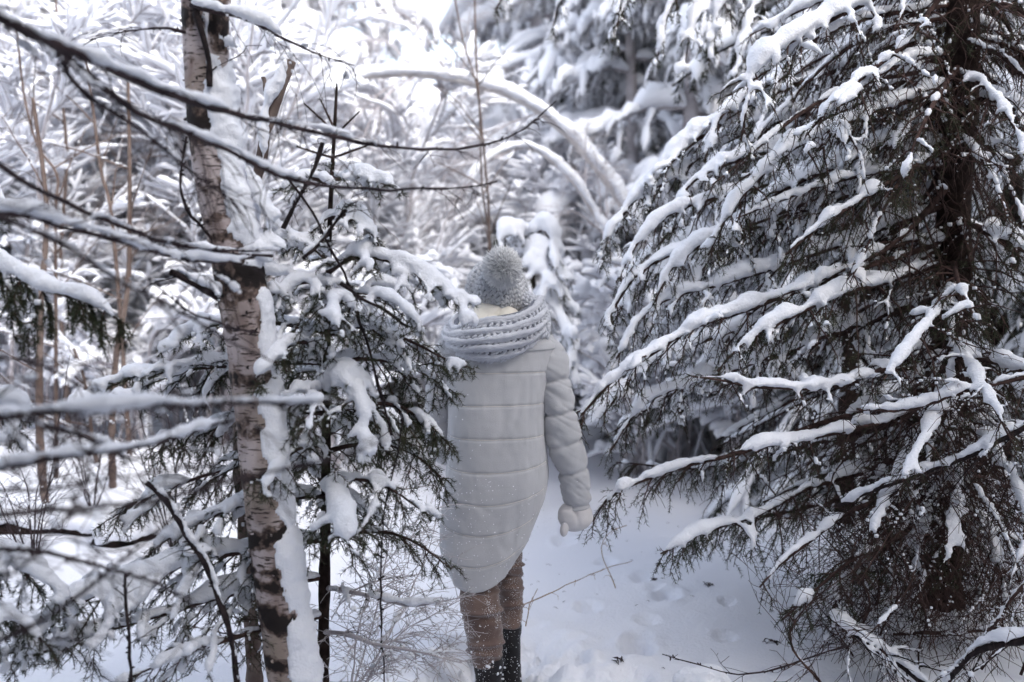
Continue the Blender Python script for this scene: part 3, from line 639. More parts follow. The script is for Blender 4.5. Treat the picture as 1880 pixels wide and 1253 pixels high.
# ---------------------------------------------------------------- big dark spruce on the right
def right_spruce():
    Yt = 4.3
    tp = PP([(1722, 1300, Yt), (1728, 1100, Yt), (1738, 800, Yt), (1748, 500, Yt), (1758, 250, Yt), (1766, 60, Yt), (1778, -200, Yt), (1790, -600, Yt)])
    base = np.array([tp[0][0], tp[0][1], gz(tp[0][0], tp[0][1])])
    t = thing('spruce_tree', 'large dark spruce with snow-laden drooping boughs over the right of the trail', 'tree', base)
    tp[0] = base - [0, 0, .1]
    trunk(t, tp, .088, .06, 18, 'spruce_bark', rough=.22)
    S = lambda pts, **k: spruce_bough(t, PP(pts), **{**dict(r0=.016, nd=330, nl=.019, nw=.0025, voxel=.0122, n2=26, l2=.34, n3=6, l3=.13, droop=.85, snow=.023, cover=.70, bare_in=.45, inner=.35, patchy=.22, tip_snow=.8), **k})
    # upper boughs
    S([(1766, -180, 4.3), (1640, -30, 4.15), (1540, 30, 4.0), (1440, 85, 3.9), (1385, 130, 3.85), (1370, 190, 3.8), (1360, 260, 3.8)], seed=201, tip_snow=.6, snow=.042, cover=.95, n2=34, main_snow=1.3, inner=.1, patchy=.1)
    S([(1762, 40, 4.3), (1600, 110, 4.5), (1450, 160, 4.6), (1340, 215, 4.6), (1230, 300, 4.6), (1150, 385, 4.55), (1095, 470, 4.5)], seed=202, tip_snow=.62, snow=.038, cover=.95, n2=44, l2=.38, main_snow=1.2, inner=.0, patchy=.1)
    S([(1762, -60, 4.3), (1680, 60, 4.0), (1600, 130, 3.8), (1540, 180, 3.7), (1480, 250, 3.65)], seed=203, cover=.7, snow=.026)
    S([(1760, 160, 4.3), (1620, 200, 4.1), (1500, 250, 4.0), (1420, 300, 3.95), (1340, 390, 3.9), (1300, 470, 3.9)], seed=204, tip_snow=.65, snow=.030, cover=.85, n2=34, inner=.15)
    S([(1756, 260, 4.3), (1640, 330, 4.0), (1560, 380, 3.85), (1500, 420, 3.8), (1440, 470, 3.75)], seed=205, cover=.5, snow=.022, n2=28)
    S([(1754, 230, 4.3), (1600, 330, 4.5), (1460, 400, 4.5), (1330, 440, 4.5), (1240, 470, 4.45), (1170, 530, 4.4), (1120, 600, 4.4)], seed=206, tip_snow=.62, snow=.036, cover=.95, n2=44, l2=.36, inner=.0, patchy=.1)
    S([(1752, 330, 4.3), (1650, 440, 4.1), (1540, 500, 4.0), (1440, 540, 3.9)], seed=207, cover=.42, snow=.02)
    # middle: long snowy ridges
    S([(1746, 440, 4.3), (1640, 475, 4.15), (1560, 500, 4.05), (1450, 540, 3.95), (1370, 570, 3.9), (1280, 600, 3.85), (1190, 655, 3.8), (1120, 705, 3.75), (1065, 765, 3.72)], seed=208, snow=.030, cover=.82, n2=40, l2=.34, main_snow=1.15, nd=260)
    S([(1744, 480, 4.3), (1620, 520, 4.0), (1530, 545, 3.85), (1440, 590, 3.75), (1370, 625, 3.7), (1320, 680, 3.65)], seed=209, snow=.026, cover=.7, n2=26, main_snow=1.2)
    S([(1742, 540, 4.3), (1600, 590, 4.45), (1450, 650, 4.5), (1330, 680, 4.5), (1240, 720, 4.45), (1130, 790, 4.4)], seed=210, snow=.026, cover=.65, n2=36)
    S([(1740, 610, 4.3), (1680, 640, 4.0), (1600, 688, 3.8), (1500, 714, 3.65), (1400, 712, 3.55), (1330, 697, 3.5), (1275, 690, 3.5)], seed=211, snow=.023, cover=.74, n2=22, l2=.22, main_snow=1.15, droop=.5, nd=120)
    S([(1738, 700, 4.3), (1640, 740, 4.2), (1500, 780, 4.1), (1360, 830, 4.0), (1250, 860, 3.95), (1130, 905, 3.9), (1085, 960, 3.9)], seed=212, snow=.022, cover=.55, n2=36, l2=.34)
    S([(1738, 720, 4.3), (1640, 770, 3.9), (1540, 795, 3.7), (1440, 815, 3.6), (1340, 832, 3.5)], seed=213, snow=.023, cover=.7, n2=24, main_snow=1.2, l2=.26, nd=160)
    S([(1734, 800, 4.3), (1600, 860, 4.0), (1480, 900, 3.85), (1390, 945, 3.75), (1310, 970, 3.7), (1215, 1015, 3.65)], seed=214, snow=.026, cover=.6, n2=30, l2=.30, bare_in=.15, nd=420)
    S([(1732, 860, 4.3), (1650, 900, 3.85), (1560, 940, 3.65), (1480, 1000, 3.55), (1430, 1040, 3.5), (1395, 1078, 3.48)], seed=215, snow=.017, cover=.66, n2=16, l2=.16, main_snow=1.2, nd=160)
    S([(1730, 940, 4.3), (1640, 990, 3.8), (1560, 1030, 3.6), (1490, 1090, 3.5), (1435, 1140, 3.45)], seed=216, snow=.020, cover=.5, n2=24, l2=.26, bare_in=.2, nd=420)
    S([(1732, 880, 4.3), (1600, 900, 4.5), (1480, 930, 4.5), (1350, 960, 4.45), (1250, 1000, 4.4)], seed=217, snow=.018, cover=.45, n2=30)
    S([(1735, 760, 4.3), (1560, 800, 4.7), (1400, 840, 4.8), (1260, 860, 4.8), (1130, 850, 4.8)], seed=218, snow=.024, cover=.5, n2=36)
    for i, (dx, dy, Yo) in enumerate(((60, -70, .3), (-40, 60, .35), (90, 40, -.25), (10, 130, .2), (120, -30, .5), (-20, 200, .3), (60, 260, .1))):
        S([(1756, 150 + dy*.5, 4.3), (1620 + dx*.4, 215 + dy*.8, 4.4 + Yo*.5), (1460 + dx, 260 + dy, 4.5 + Yo), (1330 + dx, 320 + dy, 4.5 + Yo), (1230 + dx, 410 + dy, 4.45 + Yo), (1170 + dx, 500 + dy, 4.4 + Yo)], seed=280+i, tip_snow=.7, snow=.030, cover=.95, n2=34, n3=5, l2=.32, inner=.1, patchy=.12, nd=220, voxel=.013)
    r = np.random.default_rng(277)
    for i, (a, m, b) in enumerate((((1500, 250, 4.5), (1340, 300, 4.4), (1215, 420, 4.3)), ((1430, 330, 4.4), (1260, 380, 4.3), (1130, 520, 4.2)), ((1460, 380, 4.3), (1310, 440, 4.2), (1200, 560, 4.1)), ((1380, 420, 4.3), (1230, 470, 4.2), (1110, 600, 4.15)),
                                   ((1400, 500, 4.2), (1250, 540, 4.15), (1130, 660, 4.1)), ((1360, 250, 4.7), (1230, 330, 4.65), (1120, 450, 4.6)), ((1420, 580, 4.1), (1260, 640, 4.05), (1110, 760, 4.0)), ((1400, 660, 4.2), (1250, 710, 4.1), (1120, 830, 4.05)), ((1480, 120, 4.6), (1370, 180, 4.5), (1290, 300, 4.4)))):
        S([(1752, a[1] - 130, 4.3), a, m, ((m[0]+b[0])/2 - 10, (m[1]+b[1])/2 - 20, (m[2]+b[2])/2), b], seed=860+i, tip_snow=.75, snow=.028, cover=.95, n2=30, n3=4, l2=.30, inner=.15, patchy=.08, nd=240, voxel=.012, droop=1.1)
    for i, (a, m, b) in enumerate((((1735, 780, 4.2), (1660, 850, 3.75), (1600, 980, 3.45)), ((1740, 820, 4.2), (1760, 900, 3.7), (1740, 1040, 3.45)), ((1740, 760, 4.2), (1830, 830, 3.7), (1890, 960, 3.4)), ((1735, 880, 4.2), (1690, 960, 3.8), (1690, 1110, 3.6)), ((1738, 700, 4.2), (1720, 760, 3.6), (1660, 880, 3.3)),
                                   ((1740, 900, 4.2), (1820, 980, 3.8), (1850, 1120, 3.6)), ((1735, 940, 4.2), (1610, 1010, 3.9), (1530, 1120, 3.75)), ((1745, 620, 4.2), (1790, 680, 3.6), (1850, 800, 3.3)), ((1750, 520, 4.2), (1700, 600, 3.6), (1620, 700, 3.35)))):
        S([(1738, a[1] - 40, 4.3), a, m, b], seed=880+i, tip_snow=.7, snow=.020, cover=.8, n2=24, n3=5, l2=.30, inner=.1, patchy=.2, nd=200, voxel=.012, droop=.9, bare_in=.6)
    r = np.random.default_rng(271)
    for i in range(54):                                    # the crowd of half-bare boughs inside the crown
        py = r.uniform(-160, 860); Y1 = r.uniform(3.5, 5.2); x1 = r.uniform(1300, 1980); dr = r.uniform(90, 260)
        xm = 1748 + (x1-1748)*.5
        S([(1748, py, 4.3), (xm, py + dr*.25, (4.3+Y1)/2), (x1, py + dr, Y1)], seed=700+i, cover=r.uniform(.6, .9), snow=r.uniform(.012, .020), n2=18, l2=.30, n3=4, nd=140, inner=.05, patchy=.25, voxel=.013, r0=.012, bare_in=.8)
    # lower bare tangle
    for i, pts in enumerate(([(1728, 1000, 4.3), (1650, 1040, 4.0), (1560, 1060, 3.8), (1500, 1120, 3.7)], [(1727, 1050, 4.3), (1640, 1100, 3.9), (1580, 1150, 3.7)], [(1735, 840, 4.3), (1800, 900, 3.9), (1850, 1000, 3.7), (1880, 1100, 3.6)],
                             [(1728, 960, 4.3), (1780, 1000, 4.0), (1800, 1080, 3.8), (1790, 1150, 3.7)], [(1730, 900, 4.3), (1660, 920, 3.9), (1600, 980, 3.75), (1620, 1080, 3.7)])):
        bare_branch(t, PP(pts), .010, .002, 18, .40, 5, .16, .014, .6, seed=230+i, droop=.5, ang=.9, matn='spruce_twig', spurs=False, voxel=.0095)
    for i in range(10):
        x1 = r.uniform(1480, 1960); y1 = r.uniform(960, 1230); py = r.uniform(780, 1080); Y1 = r.uniform(3.6, 4.5)
        bare_branch(t, PP([(1735, py, 4.3), ((1735+x1)/2, (py+y1)/2 - r.uniform(-20, 60), (4.3+Y1)/2), (x1, y1, Y1)]), .007, .0016, 16, .34, 5, .15, .013, .6, seed=750+i, droop=.4, ang=.9, matn='spruce_twig', spurs=False, voxel=.011)
    for i in range(18):
        x0 = r.uniform(1560, 1900); y0 = r.uniform(760, 1010); Y0 = r.uniform(3.6, 4.1); x1 = x0 + r.uniform(-190, 120); y1 = min(y0 + r.uniform(150, 320), 1240); Y1 = Y0 - r.uniform(.1, .5)
        bare_branch(t, PP([(1738 + (x0-1738)*.3, y0 - 80, 4.25), (x0, y0, Y0), ((x0+x1)/2 + r.uniform(-30, 30), (y0+y1)/2, (Y0+Y1)/2), (x1, y1, Y1)]), .006, .0014, 15, .28, 5, .13, .012, .62, seed=950+i, droop=.55, ang=.85, matn='spruce_twig', spurs=False, voxel=.011)
    # right side and towards the camera
    S([(1740, 650, 4.3), (1800, 660, 3.9), (1880, 680, 3.6), (1960, 700, 3.4)], seed=240, snow=.026, cover=.7)
    S([(1750, 400, 4.3), (1820, 430, 4.0), (1900, 470, 3.8), (1980, 540, 3.7)], seed=241, snow=.022, cover=.55)
    S([(1756, 200, 4.3), (1830, 180, 4.1), (1920, 220, 3.9)], seed=242, snow=.026, cover=.55)
    S([(1764, 20, 4.3), (1850, 10, 4.1), (1940, 60, 3.9)], seed=243, snow=.026, cover=.6)
    S([(1760, 120, 4.3), (1720, 180, 3.9), (1680, 260, 3.65), (1650, 360, 3.55)], seed=244, snow=.020, cover=.45, l2=.26)
    S([(1748, 480, 4.3), (1760, 520, 3.8), (1800, 600, 3.5)], seed=245, snow=.022, cover=.5)
    S([(1764, 60, 4.3), (1690, 130, 4.5), (1640, 200, 4.7), (1560, 320, 4.8)], seed=246, snow=.024, cover=.5)
    S([(1770, -140, 4.3), (1700, -40, 4.6), (1600, 20, 4.9), (1480, 90, 5.0), (1400, 170, 5.0)], seed=247, snow=.03, cover=.7)
    for i, (py, dx, dy) in enumerate(((0, -.5, .9), (150, .6, .7), (300, -.3, 1.1), (420, .9, .5), (560, -.5, 1.0), (700, .7, .9), (800, -.4, 1.1), (900, .9, .3))):
        p0 = P(1748, py, Yt); d = np.array([dx, dy, 0])
        spruce_bough(t, np.array([p0, p0 + d*.5 + [0, 0, -.05], p0 + d + [0, 0, -.45]]), r0=.012, n2=22, l2=.32, n3=6, l3=.12, nd=260, nl=.02, nw=.0024, snow=.022, cover=.5, droop=.7, seed=260+i, voxel=.014, bare_in=.4)

# ---------------------------------------------------------------- background prototypes
def far_spruce_meshes(seed, h=6.0, snow=.07, rad=1.25, nb=70, dens=170):
    r = np.random.default_rng(seed)
    gw, gn, gs = G(), G(), G()
    n = 20; c = np.zeros((n, 3)); c[:, 2] = np.linspace(-.2, h, n); c[:, 0] = .05*np.sin(np.linspace(0, 4, n) + seed)
    tubes(gw, c, np.linspace(.09, .015, n), 8, .15)
    z = np.sort(r.uniform(.25, h*.97, nb)); az = np.arange(nb)*2.4 + r.normal(size=nb)*.3
    L = rad*np.clip((1.03 - z/h), .06, 1)**.75*(.7 + .5*r.random(nb))
    tt = np.linspace(0, 1, 9)[None, :, None]
    d = np.stack([np.cos(az), np.sin(az), np.zeros(nb)], -1)[:, None]
    p0 = np.stack([np.interp(z, c[:, 2], c[:, 0]), np.zeros(nb), z], -1)[:, None]
    up = (.25*(z/h) - .05)[:, None, None]
    B = p0 + L[:, None, None]*(d*tt + UP*(up*tt - (.55 - .25*(z/h))[:, None, None]*tt**2)) + r.normal(size=(nb, 9, 3)).cumsum(1)*.012
    tubes(gw, B, np.outer(.008 + .010*L, np.linspace(1, .3, 9)), 4)
    k = 11; i2 = np.repeat(np.arange(nb), k); s2 = np.clip(np.tile(np.linspace(.15, .97, k), nb) + r.normal(size=nb*k)*.03, .05, .99)
    l2 = L[i2]*.38*(1.2 - s2)
    p2 = twig_set(B, i2, s2, np.full(len(i2), .9), l2, .8, 6, seed+1, -.1)
    tubes(gw, p2[::2], np.tile(np.linspace(.005, .002, 6), (len(p2[::2]), 1)), 3)
    k3 = 3; i3 = np.repeat(np.arange(len(p2)), k3); s3 = r.uniform(.2, .95, len(i3))
    p3 = twig_set(p2, i3, s3, np.full(len(i3), .8), np.repeat(l2, k3)*.5, .9, 4, seed+2)
    needles(gn, p2, dens, .05, .010, .9, 0, seed+3); needles(gn, p3, dens, .045, .009, .9, 0, seed+4)
    def dn(A, m): x = np.linspace(0, A.shape[1]-1, m); i = np.minimum(x.astype(int), A.shape[1]-2); f = (x-i)[None, :, None]; return A[:, i]*(1-f)+A[:, i+1]*f
    snow_on(gs, dn(B, 16), snow*(.7 + .5*r.random(nb)), seed+5, .9, 3.0, 7)
    snow_on(gs, dn(p2, 7), snow*.72*(.6 + .7*r.random(len(p2))), seed+6, .75, 4.0, 5)
    snow_on(gs, dn(p3[::2], 6), snow*.55*(.6 + .7*r.random(len(p3[::2]))), seed+7, .7, 5.0, 4)
    return gw, gn, gs
def far_shrub_meshes(seed, h=3.5, spread=1.3, stems=9, snow=.028, k2=9, k3=6, cover=.75, arch=.5):
    r = np.random.default_rng(seed)
    gw, gs = G(), G()
    az = r.uniform(0, 2*PI, stems); out = spread*(.3 + .8*r.random(stems)); hh = h*(.6 + .5*r.random(stems))
    t = np.linspace(0, 1, 14)[None, :, None]
    d = np.stack([np.cos(az), np.sin(az), np.zeros(stems)], -1)[:, None]*out[:, None, None]
    S = d*t**1.6 + UP*(hh[:, None, None]*(t - arch*.45*t**2.5)) + r.normal(size=(stems, 14, 3)).cumsum(1)*.022 + r.normal(size=(stems, 1, 3))*[.12, .12, 0]
    S[:, :, 2] -= .1
    tubes(gw, S, np.outer(.010 + .012*r.random(stems), np.linspace(1, .3, 14)), 5)
    i2 = np.repeat(np.arange(stems), k2); s2 = r.uniform(.15, .97, len(i2))
    p2 = twig_set(S, i2, s2, np.full(len(i2), .8), .3*h*(1.15-s2)*(.5 + .8*r.random(len(i2))), .15, 8, seed+1, .3, .03)
    tubes(gw, p2, np.tile(np.linspace(.006, .002, 8), (len(p2), 1)), 4)
    i3 = np.repeat(np.arange(len(p2)), k3); s3 = r.uniform(.15, .97, len(i3))
    p3 = twig_set(p2, i3, s3, np.full(len(i3), .7), np.full(len(i3), .085*h)*(.4 + r.random(len(i3))), .12, 6, seed+2, .1, .03)
    tubes(gw, p3[:, ::2], np.tile(np.linspace(.004, .002, 3), (len(p3), 1)), 3)
    def dn(A, m): x = np.linspace(0, A.shape[1]-1, m); i = np.minimum(x.astype(int), A.shape[1]-2); f = (x-i)[None, :, None]; return A[:, i]*(1-f)+A[:, i+1]*f
    snow_on(gs, dn(S, 26), snow*1.0*np.ones(stems), seed+3, cover - .25, 5.0, 6, .12)
    snow_on(gs, dn(p2, 16), snow*(.45 + .6*r.random(len(p2))), seed+4, cover - .22, 9.0, 6, .2)
    snow_on(gs, dn(p3, 8), snow*.9*(.45 + .9*r.random(len(p3))), seed+5, cover, 13.0, 5, .35)
    return gw, None, gs
def proto(meshes, wood, nm):
    gw, gn, gs = meshes
    a = [('wood', gw.mesh('wood'), M[wood])]
    if gn is not None: a.append(('needles', gn.mesh('needles'), M['needle_far' if nm == 'spC' else 'needle_frost_brightened']))
    a.append(('snow_cover', gs.mesh('snow_cover'), M['snow']))
    for _, m, mt in a: m.materials.append(mt)
    print('PROTO', nm, gw.tris(), gn.tris() if gn else 0, gs.tris())
    return a
def place(pr, name, label, cat, group, x, y, s=1.0, rz=0.0, sz=None, lean=(0, 0)):
    t = thing(name, label, cat, (x, y, gz(x, y)), group)
    t.rotation_euler = (lean[0], lean[1], rz); t.scale = (s, s, s if sz is None else sz)
    wood = None
    for nm, m, mt in pr:
        o = bpy.data.objects.new('trunk' if nm == 'wood' else nm, m)
        if nm != 'wood': o['kind'] = 'stuff'
        link(o, t if nm == 'wood' or wood is None else wood)
        if nm == 'wood': wood = o
    return t
def px_x(px, Y): return (px - 940)/FPX*Y

def spot(px):
    for lim, w_ in ((-20, 'just past the left edge'), (60, 'at the left edge'), (120, 'behind the first brown sapling'), (180, 'right of the first brown sapling'), (230, 'behind the second brown sapling'), (300, 'right of the second brown sapling'), (350, 'a little left of the birch'), (400, 'directly behind the birch'), (450, 'touching the birch on its right'), (500, 'behind the broken stub'), (545, 'right of the broken stub'), (590, 'behind the young spruce top'),
                    (640, 'right of the young spruce top'), (680, 'below the left end of the arch'), (725, 'under the left of the arch'), (800, 'under the middle of the arch'), (870, 'left behind the bobble hat'), (960, 'straight behind the bobble hat'), (1040, 'right behind the bobble hat'), (1120, 'at the foot of the shorter arch'), (1215, 'at the foot of the big arch'), (1300, 'behind the left tips of the big spruce'), (1450, 'behind the boughs of the big spruce'), (1650, 'left behind the big spruce trunk'), (1850, 'right behind the big spruce trunk')):
        if px < lim: return w_
    return 'at the right edge'
def background():
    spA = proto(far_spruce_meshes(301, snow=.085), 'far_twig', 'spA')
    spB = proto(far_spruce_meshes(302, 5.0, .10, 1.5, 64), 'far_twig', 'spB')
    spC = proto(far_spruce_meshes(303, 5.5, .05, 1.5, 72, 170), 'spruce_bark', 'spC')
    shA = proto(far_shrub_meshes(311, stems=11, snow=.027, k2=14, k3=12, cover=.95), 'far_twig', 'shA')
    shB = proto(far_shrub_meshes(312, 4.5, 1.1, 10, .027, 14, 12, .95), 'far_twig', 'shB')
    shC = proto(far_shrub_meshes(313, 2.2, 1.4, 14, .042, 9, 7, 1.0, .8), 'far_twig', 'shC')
    r = np.random.default_rng(99)
    # spruces one can tell apart
    for px, Y, s, pr, lab in ((585, 14, 1.55, spA, 'tall snow-laden spruce standing left of the gap of white sky'),
                              (702, 32, 1.75, spA, 'slim pale spruce in the gap of sky, left one of two'),
                              (768, 36, 1.85, spB, 'slim pale spruce in the gap of sky, right one of two'),
                              (1150, 10.5, 1.25, spB, 'broad spruce loaded with snow behind the arched birch trunks'),
                              (1270, 9.3, 1.25, spB, 'dark spruce close behind the feet of the arched birches'),
                              (1440, 10.0, 1.4, spA, 'dark tall spruce behind the drooping boughs of the big spruce'),
                              (1580, 7.0, 1.3, spC, 'dark spruce hidden behind the big spruce trunk, on its left'),
                              (1850, 6.6, 1.3, spC, 'dark spruce behind the big spruce trunk, on its right'),
                              (1700, 10, 1.6, spC, 'dark spruce farthest back in the gloom right of the trail'),
                              (1010, 17, 1.5, spA, 'snowy spruce in the distance above the top of the bent birch'),
                              (430, 16, 1.5, spB, 'snowy spruce in the distance right behind the birch top'),
                              (250, 15, 1.5, spC, 'dark-hearted snowy spruce in the thicket left of the birch top'),
                              (60, 13, 1.4, spA, 'snowy spruce at the far left behind the thin saplings'),
                              (1330, 14, 1.5, spA, 'snowy spruce between the dark spruces right of the trail')):
        place(pr, 'snowy_spruce', lab, 'tree', 'snow-laden spruces behind the trail', px_x(px, Y), Y, s, r.uniform(0, 6))
    for px, Y, s_, pr, lab in ((20, 11.5, 1.9, spB, 'tall snowy spruce filling the top left corner'), (140, 13, 2.1, spA, 'tall snowy spruce behind the bare sapling tops'), (255, 12, 2.0, spB, 'tall snowy spruce just left of the birch top'), (345, 14, 2.3, spA, 'tall snowy spruce hidden behind the birch fork'),
                               (455, 12.5, 2.0, spA, 'tall snowy spruce behind the broken branch stub'), (545, 13, 2.1, spB, 'tall snowy spruce nearest the gap of sky on its left'), (985, 15, 1.9, spB, 'tall snowy spruce nearest the gap of sky on its right'), (1085, 12.5, 1.9, spA, 'tall snowy spruce over the right foot of the arch'),
                               (1200, 13.5, 2.2, spB, 'tall snowy spruce behind the hanging boughs'), (1330, 11.5, 2.0, spC, 'tall dark spruce between the hanging boughs and the big spruce'), (1500, 12.5, 2.2, spA, 'tall snowy spruce behind the top of the big spruce'), (1680, 13, 2.2, spB, 'tall snowy spruce behind the big spruce trunk top'), (1850, 9.5, 2.0, spC, 'tall dark spruce at the top right corner')):
        place(pr, 'tall_spruce', lab, 'tree', 'tall spruces closing the view', px_x(px, Y), Y, s_, r.uniform(0, 6))
    # unseen spruces added round the viewpoint to take the sky away and shade the foreground
    for i, (x, y, s_, where) in enumerate(((-1.9, -1.6, 1.9, 'close behind the viewpoint on its left'), (2.9, -2.5, 2.3, 'close behind the viewpoint on its right'), (.1, -3.6, 2.2, 'in the middle of the trail behind the viewpoint'), (-3.9, -.2, 2.0, 'left of the viewpoint beside the bare tree'),
                                           (5.0, -1.0, 2.1, 'right of the viewpoint beside the trail'), (-3.2, -4.4, 2.2, 'far behind the viewpoint on its left'), (3.4, -4.8, 2.2, 'far behind the viewpoint on its right'), (7.2, 1.6, 2.1, 'farthest out of view right of the trail'), (5.4, 3.4, 2.0, 'out of view beyond the big spruce'), (0, -7, 2.4, 'farthest back behind the viewpoint'))):
        place(spC, 'shade_spruce', 'unseen spruce added for shade ' + where, 'tree', 'unseen shade spruces around the viewpoint', x, y, s_, r.uniform(0, 6))
    # thicket of bushes: those in front as things, the far mass as one stuff object
    lab = {id(shA): 'leafless bush bowed under snow', id(shB): 'tall thin leafless bush dusted with snow', id(shC): 'low rounded bush buried in snow'}
    spots = [(30, 7.2, shA), (140, 8.2, shB), (250, 7.4, shC), (330, 8.6, shA), (420, 7.6, shB), (520, 8.4, shA), (600, 7.2, shC), (690, 9.6, shA), (760, 10.4, shB), (840, 8.8, shC), (920, 10.6, shA), (1010, 8.8, shC), (1090, 10.2, shA),
             (1180, 7.4, shC), (90, 9.6, shA), (210, 10.2, shB), (370, 10.6, shA), (480, 10.2, shB), (570, 11, shA), (660, 10.6, shC), (740, 11.5, shA), (830, 11.6, shC), (900, 12.2, shC), (980, 11.8, shA), (1060, 11.6, shB),
             (1250, 7.4, shC), (1380, 7.2, shC), (-60, 7.6, shB)]
    for px, Y, pr in spots:
        s = r.uniform(.85, 1.15)
        where = spot(px)
        place(pr, 'snowy_bush', lab[id(pr)] + (', front row, ' if Y < 9 else ', back row, ') + where, 'bush', 'snowy bushes of the thicket', px_x(px, Y), Y, s, r.uniform(0, 6))
    # the far wood
    for k in range(40):
        Y = r.uniform(13, 30); px = r.uniform(-150, 2030)
        if 610 < px < 890 and Y > 13: continue
        pr = (spA, shB, spB, shA)[r.integers(4)]; s = r.uniform(1.2, 1.7)*(1.0 if Y < 20 else 1.25)
        place(pr, 'far_tree', ('far bare snowy tree ' if pr is shA else 'far snowy spruce ' if pr is spA else 'far broad snowy spruce ' if pr is spB else 'far slender snowy tree ') + ('deep in the wood ' if Y > 21 else 'beyond the thicket ') + spot(px), 'tree', 'trees of the far wood', px_x(px, Y), Y, s, r.uniform(0, 6))

def arches():
    def arch(lab, pts, r0, r1, sn, seed, nb):
        p = PP(pts); base = np.array([p[0][0], p[0][1], gz(p[0][0], p[0][1])])
        t = thing('bent_birch', lab, 'tree', base, 'birch trunks bowed into arches by the snow')
        p[0] = base - [0, 0, .1]
        n = 80; c = spline(p, n); rad = np.linspace(r0, r1, n)
        g = G(); tubes(g, c, rad, 10, .1); g.a.append(np.zeros(n*10)); tr = obj('trunk', g, M['pale_bark'], t)
        gs = G(); q = spline(c[8:], 160); rr = np.interp(np.linspace(0, 1, 160), np.linspace(0, 1, n-8), rad[8:])
        W = (rr*1.15 + sn)*(1 + .2*vn(q*7, seed)); H = (rr*1.0 + sn)*(1 + .25*vn(q*6, seed+1))
        e = np.sqrt(np.clip(np.minimum(np.linspace(0, 1, 160)/.04, (1-np.linspace(0, 1, 160))/.04), 0, 1))
        snow_tubes(gs, q[None] + UP*(rr*.1)[None, :, None], (W*e)[None], (H*e)[None], 12, .25); snow_obj(gs, tr, .024, bump=.006)
        r = np.random.default_rng(seed)
        for i in range(nb):
            s = r.uniform(.45, .98); p0 = c[int(s*(n-1))]; T = nrm(c[min(int(s*(n-1))+1, n-1)] - c[int(s*(n-1))-1])
            d = nrm(T*.8 + r.normal(size=3)*.6); L = r.uniform(.5, 1.2)
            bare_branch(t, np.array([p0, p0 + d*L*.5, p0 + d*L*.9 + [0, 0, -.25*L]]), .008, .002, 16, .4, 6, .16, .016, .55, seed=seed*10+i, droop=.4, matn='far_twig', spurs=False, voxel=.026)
    arch('birch bent right over in an arch, thick snow along its top', [(1330, 860, 8.0), (1270, 640, 8.0), (1200, 480, 8.0), (1150, 385, 8.0), (1095, 305, 8.0), (1030, 235, 8.0), (960, 185, 8.0), (870, 152, 8.0), (750, 135, 7.9), (620, 148, 7.8), (520, 175, 7.7), (430, 222, 7.6), (330, 290, 7.5), (220, 360, 7.5)], .052, .020, .036, 41, 16)
    arch('shorter bowed birch trunk under the big snowy arch', [(1190, 850, 7.6), (1150, 560, 7.6), (1120, 450, 7.6), (1090, 390, 7.6), (1050, 330, 7.6), (1000, 285, 7.6), (960, 270, 7.6), (900, 290, 7.5), (850, 350, 7.4)], .036, .014, .028, 42, 8)

